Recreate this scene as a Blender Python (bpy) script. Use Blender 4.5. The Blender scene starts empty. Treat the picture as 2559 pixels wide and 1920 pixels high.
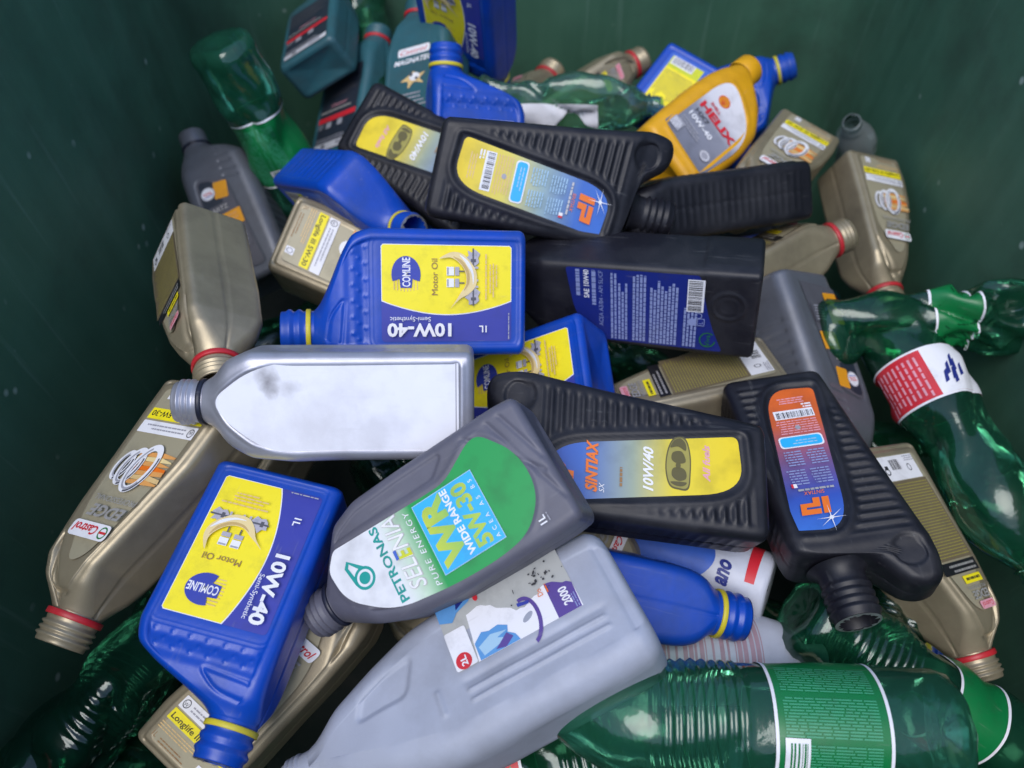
import bpy, bmesh, math, random
import numpy as np
from mathutils import Matrix, Quaternion, Vector

# ------------------------------------------------------------------ camera, sky, sun, exposure
sc = bpy.context.scene
COL = sc.collection
PITCH = 55.0
cam = bpy.data.cameras.new('camera')
cam.sensor_width = 36.0
cam.lens = 36.0 * 773 / 1024
cam.clip_start = 0.01
cam.clip_end = 100
cam.dof.use_dof = True
cam.dof.focus_distance = 0.66
cam.dof.aperture_fstop = 4.2
camo = bpy.data.objects.new('camera', cam)
camo.location = (0, 0, 0.65)
camo.rotation_euler = (math.radians(90 - PITCH), 0, 0)
COL.objects.link(camo)
sc.camera = camo

SUN_EL, SUN_AZ = 66.0, 200.0
world = bpy.data.worlds.new('World')
sc.world = world
world.use_nodes = True
wn = world.node_tree
wn.nodes.clear()
wo = wn.nodes.new('ShaderNodeOutputWorld')
bg = wn.nodes.new('ShaderNodeBackground')
sky = wn.nodes.new('ShaderNodeTexSky')
sky.sky_type = 'NISHITA'
sky.sun_disc = False
sky.sun_elevation = math.radians(SUN_EL)
sky.sun_rotation = math.radians(SUN_AZ)
sky.air_density = 1.0
sky.dust_density = 1.2
sky.ozone_density = 1.5
bg.inputs[1].default_value = 0.12
wn.links.new(sky.outputs[0], bg.inputs[0])
wn.links.new(bg.outputs[0], wo.inputs[0])

sun = bpy.data.lights.new('sun', 'SUN')
sun.energy = 1.0
sun.angle = math.radians(40)
sun.color = (1.0, 0.985, 0.965)
suno = bpy.data.objects.new('sun', sun)
az, el = math.radians(SUN_AZ), math.radians(SUN_EL)
sd = Vector((math.sin(az) * math.cos(el), math.cos(az) * math.cos(el), math.sin(el)))
suno.rotation_euler = (-sd).to_track_quat('-Z', 'Y').to_euler()
suno.location = sd * 3
COL.objects.link(suno)

sc.view_settings.view_transform = 'Standard'
sc.view_settings.look = 'None'
sc.view_settings.gamma = 1.0
sc.view_settings.exposure = 0.95
sc.view_settings.use_curve_mapping = False
sc.cycles.transparent_max_bounces = 24
sc.cycles.max_bounces = 10

MM = 0.001
rng = random.Random(7)

# ------------------------------------------------------------------ materials
MAT = {}


def node_mat(name):
    m = bpy.data.materials.new(name)
    m.use_nodes = True
    nt = m.node_tree
    return m, nt, nt.nodes, nt.links, nt.nodes['Principled BSDF']


def ramp(nodes, stops):
    r = nodes.new('ShaderNodeValToRGB')
    e = r.color_ramp.elements
    while len(e) < len(stops):
        e.new(0.5)
    for k, (p, c) in zip(e, stops):
        k.position = p
        k.color = (*c, 1) if len(c) == 3 else c
    return r


def plastic(name, col, rough=0.4, metal=0.0, dirt=0.25, dirt_col=(0.05, 0.045, 0.04), bump=0.08, bscale=900, var=0.12,
            coat=0.0, spec=0.5, dscale=14):
    """moulded plastic: fine grain, uneven gloss, smears and grime that lie where noise puts them"""
    if name in MAT:
        return MAT[name]
    m, nt, N, L, b = node_mat(name)
    tc = N.new('ShaderNodeTexCoord')
    oi = N.new('ShaderNodeObjectInfo')
    off = N.new('ShaderNodeVectorMath'); off.operation = 'ADD'
    sc3 = N.new('ShaderNodeVectorMath'); sc3.operation = 'SCALE'; sc3.inputs[3].default_value = 7.0
    L.new(oi.outputs['Location'], sc3.inputs[0])
    L.new(tc.outputs['Object'], off.inputs[0]); L.new(sc3.outputs[0], off.inputs[1])
    n1 = N.new('ShaderNodeTexNoise'); n1.inputs['Scale'].default_value = dscale; n1.inputs['Detail'].default_value = 7
    n1.inputs['Roughness'].default_value = 0.65
    n2 = N.new('ShaderNodeTexNoise'); n2.inputs['Scale'].default_value = 60; n2.inputs['Detail'].default_value = 5
    n3 = N.new('ShaderNodeTexNoise'); n3.inputs['Scale'].default_value = bscale; n3.inputs['Detail'].default_value = 2
    for n in (n1, n2, n3):
        L.new(off.outputs[0], n.inputs['Vector'])
    r1 = ramp(N, [(0.46, (0, 0, 0)), (0.68, (1, 1, 1))])
    L.new(n1.outputs['Fac'], r1.inputs[0])
    md = N.new('ShaderNodeMath'); md.operation = 'MULTIPLY'; md.inputs[1].default_value = dirt
    L.new(r1.outputs[0], md.inputs[0])
    hv = N.new('ShaderNodeHueSaturation'); hv.inputs['Color'].default_value = (*col, 1)
    mr = N.new('ShaderNodeMapRange'); mr.inputs[3].default_value = 1 - var; mr.inputs[4].default_value = 1 + var
    L.new(n2.outputs['Fac'], mr.inputs[0]); L.new(mr.outputs[0], hv.inputs['Value'])
    mx = N.new('ShaderNodeMix'); mx.data_type = 'RGBA'
    L.new(md.outputs[0], mx.inputs[0]); L.new(hv.outputs[0], mx.inputs[6]); mx.inputs[7].default_value = (*dirt_col, 1)
    ms = N.new('ShaderNodeMapping'); ms.inputs['Scale'].default_value = (1.0, 1.0, 0.1); ms.inputs['Rotation'].default_value = (0.3, 0.9, 0.2)
    ns = N.new('ShaderNodeTexNoise'); ns.inputs['Scale'].default_value = 220; ns.inputs['Detail'].default_value = 3
    L.new(off.outputs[0], ms.inputs[0]); L.new(ms.outputs[0], ns.inputs['Vector'])
    rs = ramp(N, [(0.64, (0, 0, 0)), (0.73, (0.28, 0.28, 0.28))])
    L.new(ns.outputs['Fac'], rs.inputs[0])
    mz = N.new('ShaderNodeMix'); mz.data_type = 'RGBA'
    L.new(rs.outputs[0], mz.inputs[0]); L.new(mx.outputs[2], mz.inputs[6]); mz.inputs[7].default_value = (*[c * 0.7 + 0.10 for c in col], 1)
    L.new(mz.outputs[2], b.inputs['Base Color'])
    rr = N.new('ShaderNodeMapRange'); rr.inputs[3].default_value = max(0.05, rough - 0.09); rr.inputs[4].default_value = min(1, rough + 0.13)
    L.new(n1.outputs['Fac'], rr.inputs[0]); L.new(rr.outputs[0], b.inputs['Roughness'])
    b.inputs['Metallic'].default_value = metal
    b.inputs['Specular IOR Level'].default_value = spec
    b.inputs['Coat Weight'].default_value = coat
    bp = N.new('ShaderNodeBump'); bp.inputs['Strength'].default_value = bump; bp.inputs['Distance'].default_value = 0.0006
    L.new(n3.outputs['Fac'], bp.inputs['Height'])
    bp2 = N.new('ShaderNodeBump'); bp2.inputs['Strength'].default_value = 0.25; bp2.inputs['Distance'].default_value = 0.0012
    L.new(n2.outputs['Fac'], bp2.inputs['Height']); L.new(bp.outputs[0], bp2.inputs['Normal'])
    L.new(bp2.outputs[0], b.inputs['Normal'])
    MAT[name] = m
    return m


def ink(name, col, rough=0.4, metal=0.0):
    """flat print on a paper or film label"""
    if name in MAT:
        return MAT[name]
    m, nt, N, L, b = node_mat(name)
    tc = N.new('ShaderNodeTexCoord')
    n1 = N.new('ShaderNodeTexNoise'); n1.inputs['Scale'].default_value = 35; n1.inputs['Detail'].default_value = 8
    n1.inputs['Roughness'].default_value = 0.7
    L.new(tc.outputs['Object'], n1.inputs['Vector'])
    oi = N.new('ShaderNodeObjectInfo')
    sh = N.new('ShaderNodeVectorMath'); sh.operation = 'MULTIPLY_ADD'; sh.inputs[1].default_value = (9, 9, 9)
    L.new(oi.outputs['Location'], sh.inputs[0]); L.new(tc.outputs['Object'], sh.inputs[2])
    L.new(sh.outputs[0], n1.inputs['Vector'])
    r1 = ramp(N, [(0.5, (0, 0, 0)), (0.78, (0.6, 0.6, 0.6))])
    L.new(n1.outputs['Fac'], r1.inputs[0])
    mx = N.new('ShaderNodeMix'); mx.data_type = 'RGBA'
    L.new(r1.outputs[0], mx.inputs[0])
    mx.inputs[6].default_value = (*col, 1)
    mx.inputs[7].default_value = (*[c * 0.5 + 0.02 for c in col], 1)
    n2 = N.new('ShaderNodeTexNoise'); n2.inputs['Scale'].default_value = 260; n2.inputs['Detail'].default_value = 3
    mp = N.new('ShaderNodeMapping'); mp.inputs['Scale'].default_value = (1.0, 1.0, 0.12); mp.inputs['Rotation'].default_value = (0, 0.5, 0)
    L.new(sh.outputs[0], mp.inputs[0]); L.new(mp.outputs[0], n2.inputs['Vector'])
    r2 = ramp(N, [(0.66, (0, 0, 0)), (0.74, (0.35, 0.35, 0.35))])
    L.new(n2.outputs['Fac'], r2.inputs[0])
    m2 = N.new('ShaderNodeMix'); m2.data_type = 'RGBA'
    L.new(r2.outputs[0], m2.inputs[0]); L.new(mx.outputs[2], m2.inputs[6]); m2.inputs[7].default_value = (*[c * 0.6 + 0.12 for c in col], 1)
    L.new(m2.outputs[2], b.inputs['Base Color'])
    n3 = N.new('ShaderNodeTexNoise'); n3.inputs['Scale'].default_value = 28; n3.inputs['Detail'].default_value = 2
    L.new(sh.outputs[0], n3.inputs['Vector'])
    bp = N.new('ShaderNodeBump'); bp.inputs['Strength'].default_value = 0.3; bp.inputs['Distance'].default_value = 0.002
    L.new(n3.outputs['Fac'], bp.inputs['Height']); L.new(bp.outputs[0], b.inputs['Normal'])
    rr = N.new('ShaderNodeMapRange'); rr.inputs[3].default_value = rough - 0.1; rr.inputs[4].default_value = rough + 0.2
    L.new(n1.outputs['Fac'], rr.inputs[0]); L.new(rr.outputs[0], b.inputs['Roughness'])
    b.inputs['Metallic'].default_value = metal
    MAT[name] = m
    return m


def grad(name, axis, lo, hi, stops, rough=0.4):
    """print that changes colour along the bottle (a printed colour run)"""
    m, nt, N, L, b = node_mat(name)
    tc = N.new('ShaderNodeTexCoord')
    sp = N.new('ShaderNodeSeparateXYZ')
    L.new(tc.outputs['Object'], sp.inputs[0])
    mr = N.new('ShaderNodeMapRange'); mr.inputs[1].default_value = lo * MM; mr.inputs[2].default_value = hi * MM
    L.new(sp.outputs['XYZ'.index(axis)], mr.inputs[0])
    n1 = N.new('ShaderNodeTexNoise'); n1.inputs['Scale'].default_value = 40; n1.inputs['Detail'].default_value = 7
    L.new(tc.outputs['Object'], n1.inputs['Vector'])
    r = ramp(N, stops)
    L.new(mr.outputs[0], r.inputs[0])
    r2 = ramp(N, [(0.5, (1, 1, 1)), (0.85, (0.62, 0.62, 0.62))])
    L.new(n1.outputs['Fac'], r2.inputs[0])
    mx = N.new('ShaderNodeMix'); mx.data_type = 'RGBA'; mx.blend_type = 'MULTIPLY'; mx.inputs[0].default_value = 1
    L.new(r.outputs[0], mx.inputs[6]); L.new(r2.outputs[0], mx.inputs[7])
    L.new(mx.outputs[2], b.inputs['Base Color'])
    b.inputs['Roughness'].default_value = rough
    MAT[name] = m
    return m


def pet_film(name, tint, gloss_rough=0.06, haze=0.1, hazecol=None):
    """thin tinted drink-bottle wall: tinted see-through film with a clear reflection and a little milky scatter"""
    m = bpy.data.materials.new(name)
    m.use_nodes = True
    nt = m.node_tree; N = nt.nodes; L = nt.links
    N.clear()
    out = N.new('ShaderNodeOutputMaterial')
    tr = N.new('ShaderNodeBsdfTransparent'); tr.inputs[0].default_value = (*tint, 1)
    gl = N.new('ShaderNodeBsdfGlossy'); gl.inputs['Roughness'].default_value = gloss_rough
    gl.inputs[0].default_value = (0.9, 0.97, 0.95, 1)
    df = N.new('ShaderNodeBsdfDiffuse'); df.inputs[0].default_value = (*(hazecol or tint), 1)
    tl = N.new('ShaderNodeBsdfTranslucent'); tl.inputs[0].default_value = (*(hazecol or tint), 1)
    fr = N.new('ShaderNodeFresnel'); fr.inputs[0].default_value = 1.62
    tc = N.new('ShaderNodeTexCoord')
    n = N.new('ShaderNodeTexNoise'); n.inputs['Scale'].default_value = 45; n.inputs['Detail'].default_value = 4
    L.new(tc.outputs['Object'], n.inputs['Vector'])
    bp = N.new('ShaderNodeBump'); bp.inputs['Strength'].default_value = 0.35; bp.inputs['Distance'].default_value = 0.003
    L.new(n.outputs['Fac'], bp.inputs['Height'])
    L.new(bp.outputs[0], gl.inputs['Normal']); L.new(bp.outputs[0], fr.inputs['Normal'])
    dt = N.new('ShaderNodeMixShader'); dt.inputs[0].default_value = 0.5
    L.new(df.outputs[0], dt.inputs[1]); L.new(tl.outputs[0], dt.inputs[2])
    m1 = N.new('ShaderNodeMixShader'); m1.inputs[0].default_value = haze
    L.new(tr.outputs[0], m1.inputs[1]); L.new(dt.outputs[0], m1.inputs[2])
    m2 = N.new('ShaderNodeMixShader')
    L.new(fr.outputs[0], m2.inputs[0]); L.new(m1.outputs[0], m2.inputs[1]); L.new(gl.outputs[0], m2.inputs[2])
    L.new(m2.outputs[0], out.inputs[0])
    MAT[name] = m
    return m


plastic('blue_plastic', (0.002, 0.056, 0.42), rough=0.35, dirt=0.4, dirt_col=(0.02, 0.05, 0.15), spec=0.5)
plastic('gold_plastic', (0.37, 0.315, 0.215), rough=0.38, metal=0.5, dirt=0.35, dirt_col=(0.12, 0.10, 0.075))
plastic('black_plastic', (0.009, 0.009, 0.014), rough=0.43, dirt=0.45, dirt_col=(0.045, 0.045, 0.052), spec=0.38)
plastic('grey_plastic', (0.105, 0.105, 0.14), rough=0.48, dirt=0.3, dirt_col=(0.07, 0.065, 0.07))
plastic('silver_plastic', (0.40, 0.41, 0.48), rough=0.36, metal=0.5, dirt=0.35, dirt_col=(0.15, 0.14, 0.15))
plastic('white_face', (0.78, 0.79, 0.86), rough=0.42, dirt=0.3, dirt_col=(0.36, 0.34, 0.36), var=0.04)


def smear(mat, centre, radii, col, amount, seed=0.0):
    """an oily smear of its own shape, fixed to the bottle: an ellipsoid broken up by noise"""
    nt = MAT[mat].node_tree; N = nt.nodes; L = nt.links
    b = N['Principled BSDF']
    src = b.inputs['Base Color'].links[0].from_socket
    tc = N.new('ShaderNodeTexCoord')
    mp = N.new('ShaderNodeMapping'); mp.vector_type = 'POINT'
    mp.inputs['Location'].default_value = [-c / r for c, r in zip(centre, radii)]
    mp.inputs['Scale'].default_value = [1 / (r * MM) for r in radii]
    mp.inputs['Location'].default_value = [-c / r for c, r in zip(centre, radii)]
    L.new(tc.outputs['Object'], mp.inputs[0])
    ln = N.new('ShaderNodeVectorMath'); ln.operation = 'LENGTH'
    L.new(mp.outputs[0], ln.inputs[0])
    no = N.new('ShaderNodeTexNoise'); no.inputs['Scale'].default_value = 55; no.inputs['Detail'].default_value = 6
    L.new(tc.outputs['Object'], no.inputs['Vector'])
    su = N.new('ShaderNodeMath'); su.operation = 'MULTIPLY_ADD'; su.inputs[1].default_value = 2.2
    L.new(no.outputs['Fac'], su.inputs[0]); L.new(ln.outputs['Value'], su.inputs[2])
    r = ramp(N, [(0.0, (amount,) * 3), (1.0, (0, 0, 0))])
    mr = N.new('ShaderNodeMapRange'); mr.inputs[1].default_value = 1.1; mr.inputs[2].default_value = 2.1
    L.new(su.outputs[0], mr.inputs[0]); L.new(mr.outputs[0], r.inputs[0])
    mx = N.new('ShaderNodeMix'); mx.data_type = 'RGBA'
    L.new(r.outputs[0], mx.inputs[0]); L.new(src, mx.inputs[6]); mx.inputs[7].default_value = (*col, 1)
    L.new(mx.outputs[2], b.inputs['Base Color'])


smear('white_face', (22, -31, 168), (16, 60, 12), (0.10, 0.09, 0.10), 0.75)
smear('white_face', (16, -31, 150), (9, 60, 12), (0.14, 0.13, 0.14), 0.5)
smear('white_face', (-20, -31, 80), (24, 60, 40), (0.4, 0.39, 0.42), 0.35)
plastic('jug_plastic', (0.37, 0.40, 0.49), rough=0.5, dirt=0.6, dirt_col=(0.24, 0.255, 0.30), var=0.05, dscale=9)
plastic('teal_plastic', (0.03, 0.115, 0.145), rough=0.4, dirt=0.3)
plastic('yellow_plastic', (0.72, 0.36, 0.008), rough=0.42, dirt=0.25, dirt_col=(0.25, 0.12, 0.02))
plastic('quartz_plastic', (0.13, 0.14, 0.17), rough=0.38, metal=0.3, dirt=0.3)
plastic('red_plastic', (0.5, 0.02, 0.03), rough=0.4, dirt=0.2)
plastic('ring_yellow', (0.62, 0.52, 0.03), rough=0.45, dirt=0.3)
plastic('ring_dark', (0.012, 0.014, 0.03), rough=0.4, dirt=0.1)
plastic('white_plastic', (0.55, 0.58, 0.68), rough=0.42, dirt=0.3, dirt_col=(0.25, 0.25, 0.3))
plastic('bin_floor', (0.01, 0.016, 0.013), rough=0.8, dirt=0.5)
plastic('foil', (0.75, 0.76, 0.8), rough=0.3, metal=0.85, dirt=0.2, bump=0.3)
ink('white', (0.80, 0.80, 0.84)); ink('black', (0.012, 0.012, 0.016)); ink('grey', (0.35, 0.35, 0.40)); ink('dark_grey', (0.09, 0.09, 0.11))
ink('yellow', (0.90, 0.76, 0.015)); ink('navy', (0.035, 0.045, 0.34)); ink('logo_blue', (0.03, 0.05, 0.36)); ink('tan', (0.72, 0.50, 0.22))
ink('brown', (0.30, 0.16, 0.06)); ink('oil', (0.78, 0.62, 0.30)); ink('oil_dark', (0.55, 0.38, 0.14)); ink('metal_print', (0.42, 0.40, 0.46))
ink('orange', (0.80, 0.17, 0.01)); ink('amber', (0.75, 0.32, 0.015)); ink('red', (0.62, 0.02, 0.035)); ink('pink', (0.75, 0.35, 0.42))
ink('green', (0.004, 0.25, 0.055)); ink('teal', (0.0, 0.30, 0.27)); ink('cyan', (0.02, 0.42, 0.80)); ink('lime', (0.58, 0.62, 0.02))
ink('deep_blue', (0.010, 0.022, 0.20)); ink('text_blue', (0.26, 0.31, 0.56)); ink('dark_green', (0.015, 0.16, 0.03)); ink('purple', (0.10, 0.06, 0.28))
ink('label_gold', (0.40, 0.36, 0.25), 0.4, 0.2); ink('label_brown', (0.16, 0.125, 0.075)); ink('silver_ink', (0.50, 0.48, 0.47), 0.3, 0.4)
ink('flame', (0.72, 0.34, 0.10)); ink('magenta_print', (0.45, 0.30, 0.36)); ink('sky_blue', (0.10, 0.30, 0.62)); ink('label_dark', (0.02, 0.028, 0.045))
ink('blue_print', (0.04, 0.12, 0.52)); ink('olive', (0.33, 0.29, 0.06)); ink('olive_dark', (0.10, 0.085, 0.02)); ink('pale_blue', (0.35, 0.55, 0.72))
ink('paper_grime', (0.42, 0.43, 0.42), 0.7); ink('soot', (0.04, 0.04, 0.045), 0.8)
grad('ip_front', 'Z', 25, 175, [(0.0, (0.80, 0.60, 0.01)), (0.34, (0.72, 0.58, 0.03)), (0.55, (0.30, 0.36, 0.28)), (0.82, (0.04, 0.13, 0.48)), (1.0, (0.02, 0.08, 0.42))])
grad('ip_back_yellow', 'Z', 25, 175, [(0.0, (0.80, 0.58, 0.01)), (0.3, (0.70, 0.60, 0.10)), (0.55, (0.28, 0.40, 0.42)), (0.8, (0.04, 0.14, 0.50)), (1.0, (0.03, 0.14, 0.55))])
grad('ip_back_orange', 'Z', 25, 175, [(0.0, (0.72, 0.13, 0.01)), (0.25, (0.55, 0.10, 0.02)), (0.55, (0.16, 0.09, 0.24)), (0.78, (0.03, 0.08, 0.42)), (1.0, (0.04, 0.16, 0.58))])
grad('selenia_label', 'Z', 25, 215, [(0.0, (0.001, 0.29, 0.06)), (0.50, (0.001, 0.30, 0.062)), (0.60, (0.55, 0.70, 0.55)), (0.68, (0.72, 0.73, 0.77)), (1, (0.74, 0.75, 0.79))])
grad('shell_label', 'Z', 20, 160, [(0.0, (0.17, 0.18, 0.23)), (0.45, (0.26, 0.27, 0.33)), (0.68, (0.66, 0.65, 0.70)), (1, (0.78, 0.76, 0.80))])
grad('wr_letters', 'Z', 50, 130, [(0, (0.62, 0.62, 0.02)), (0.5, (0.25, 0.5, 0.1)), (1, (0.66, 0.64, 0.02))])
pet_film('green_pet', (0.34, 0.70, 0.50), gloss_rough=0.13, haze=0.24, hazecol=(0.025, 0.20, 0.11))
pet_film('bright_green_pet', (0.44, 0.80, 0.62), gloss_rough=0.12, haze=0.27, hazecol=(0.05, 0.30, 0.18))
pet_film('deep_green_pet', (0.20, 0.48, 0.34), gloss_rough=0.12, haze=0.2, hazecol=(0.012, 0.10, 0.06))
pet_film('pale_green_pet', (0.45, 0.80, 0.62), haze=0.3, hazecol=(0.16, 0.34, 0.26))
pet_film('clear_pet', (0.82, 0.88, 0.88), haze=0.5, hazecol=(0.5, 0.55, 0.56))
ink('pet_label_green', (0.004, 0.17, 0.045), 0.3); ink('pet_label_text', (0.05, 0.31, 0.16), 0.3)


def bin_material():
    m, nt, N, L, b = node_mat('bin_green')
    tc = N.new('ShaderNodeTexCoord')
    mp = N.new('ShaderNodeMapping'); mp.inputs['Scale'].default_value = (22, 22, 2.2)
    L.new(tc.outputs['Object'], mp.inputs[0])
    st = N.new('ShaderNodeTexNoise'); st.inputs['Scale'].default_value = 1.0; st.inputs['Detail'].default_value = 6   # vertical streaks
    L.new(mp.outputs[0], st.inputs['Vector'])
    bl = N.new('ShaderNodeTexNoise'); bl.inputs['Scale'].default_value = 7; bl.inputs['Detail'].default_value = 8; bl.inputs['Roughness'].default_value = 0.6
    fl = N.new('ShaderNodeTexVoronoi'); fl.inputs['Scale'].default_value = 26; fl.inputs['Randomness'].default_value = 1.0
    gr = N.new('ShaderNodeTexNoise'); gr.inputs['Scale'].default_value = 420; gr.inputs['Detail'].default_value = 3
    for n in (bl, fl, gr):
        L.new(tc.outputs['Object'], n.inputs['Vector'])
    r = ramp(N, [(0.25, (0.034, 0.100, 0.062)), (0.5, (0.054, 0.142, 0.090)), (0.8, (0.084, 0.196, 0.130))])
    ad = N.new('ShaderNodeMath'); ad.operation = 'ADD'
    ml = N.new('ShaderNodeMath'); ml.operation = 'MULTIPLY'; ml.inputs[1].default_value = 0.5
    ml2 = N.new('ShaderNodeMath'); ml2.operation = 'MULTIPLY'; ml2.inputs[1].default_value = 0.5
    L.new(st.outputs['Fac'], ml.inputs[0]); L.new(bl.outputs['Fac'], ml2.inputs[0])
    L.new(ml.outputs[0], ad.inputs[0]); L.new(ml2.outputs[0], ad.inputs[1])
    L.new(ad.outputs[0], r.inputs[0])
    # paint flecks: small chips where a voronoi cell centre is near and a mask noise is high
    fr = ramp(N, [(0.07, (1, 1, 1)), (0.15, (0, 0, 0))])
    L.new(fl.outputs['Distance'], fr.inputs[0])
    mk = N.new('ShaderNodeTexNoise'); mk.inputs['Scale'].default_value = 9; mk.inputs['Detail'].default_value = 2
    L.new(tc.outputs['Object'], mk.inputs['Vector'])
    mkr = ramp(N, [(0.53, (0, 0, 0)), (0.6, (1, 1, 1))])
    L.new(mk.outputs['Fac'], mkr.inputs[0])
    mm = N.new('ShaderNodeMath'); mm.operation = 'MULTIPLY'
    L.new(fr.outputs[0], mm.inputs[0]); L.new(mkr.outputs[0], mm.inputs[1])
    m3 = N.new('ShaderNodeMath'); m3.operation = 'MULTIPLY'; m3.inputs[1].default_value = 0.7
    L.new(mm.outputs[0], m3.inputs[0])
    mx = N.new('ShaderNodeMix'); mx.data_type = 'RGBA'
    L.new(m3.outputs[0], mx.inputs[0]); L.new(r.outputs[0], mx.inputs[6]); mx.inputs[7].default_value = (0.42, 0.52, 0.46, 1)
    sm = N.new('ShaderNodeMapping'); sm.inputs['Scale'].default_value = (60, 60, 3.0); sm.inputs['Rotation'].default_value = (0.35, 0.3, 0)
    L.new(tc.outputs['Object'], sm.inputs[0])
    sn = N.new('ShaderNodeTexNoise'); sn.inputs['Scale'].default_value = 1.0; sn.inputs['Detail'].default_value = 4
    L.new(sm.outputs[0], sn.inputs['Vector'])
    sr = ramp(N, [(0.62, (0, 0, 0)), (0.72, (0.4, 0.4, 0.4))])
    L.new(sn.outputs['Fac'], sr.inputs[0])
    mq = N.new('ShaderNodeMix'); mq.data_type = 'RGBA'
    L.new(sr.outputs[0], mq.inputs[0]); L.new(mx.outputs[2], mq.inputs[6]); mq.inputs[7].default_value = (0.13, 0.24, 0.18, 1)
    gm = N.new('ShaderNodeTexNoise'); gm.inputs['Scale'].default_value = 3.2; gm.inputs['Detail'].default_value = 9; gm.inputs['Roughness'].default_value = 0.68
    L.new(tc.outputs['Object'], gm.inputs['Vector'])
    gr2 = ramp(N, [(0.5, (0, 0, 0)), (0.66, (0.6, 0.6, 0.6))])
    L.new(gm.outputs['Fac'], gr2.inputs[0])
    mg = N.new('ShaderNodeMix'); mg.data_type = 'RGBA'
    L.new(gr2.outputs[0], mg.inputs[0]); L.new(mq.outputs[2], mg.inputs[6]); mg.inputs[7].default_value = (0.035, 0.06, 0.042, 1)
    L.new(mg.outputs[2], b.inputs['Base Color'])
    b.inputs['Roughness'].default_value = 0.55
    b.inputs['Specular IOR Level'].default_value = 0.35
    bp = N.new('ShaderNodeBump'); bp.inputs['Strength'].default_value = 0.3; bp.inputs['Distance'].default_value = 0.004
    L.new(ad.outputs[0], bp.inputs['Height'])
    bp2 = N.new('ShaderNodeBump'); bp2.inputs['Strength'].default_value = 0.25; bp2.inputs['Distance'].default_value = 0.001
    L.new(gr.outputs['Fac'], bp2.inputs['Height']); L.new(bp.outputs[0], bp2.inputs['Normal'])
    L.new(bp2.outputs[0], b.inputs['Normal'])
    MAT['bin_green'] = m


bin_material()

# ------------------------------------------------------------------ mesh helpers


def mesh_from(name, V, F, mats, mi=None, smooth=True):
    me = bpy.data.meshes.new(name)
    me.from_pydata([tuple(v) for v in V], [], [tuple(f) for f in F])
    for m in mats:
        me.materials.append(MAT[m])
    if mi is not None:
        me.polygons.foreach_set('material_index', mi)
    if smooth:
        me.polygons.foreach_set('use_smooth', [True] * len(me.polygons))
    me.update()
    return me


def smooth1(a, s):
    if s <= 0:
        return a
    n = int(3 * s) + 1
    k = np.exp(-0.5 * (np.arange(-n, n + 1) / s) ** 2); k /= k.sum()
    p = np.concatenate([2 * a[0] - a[1:n + 1][::-1], a, 2 * a[-1] - a[-n - 1:-1][::-1]])
    return np.convolve(p, k, 'valid')


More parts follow.
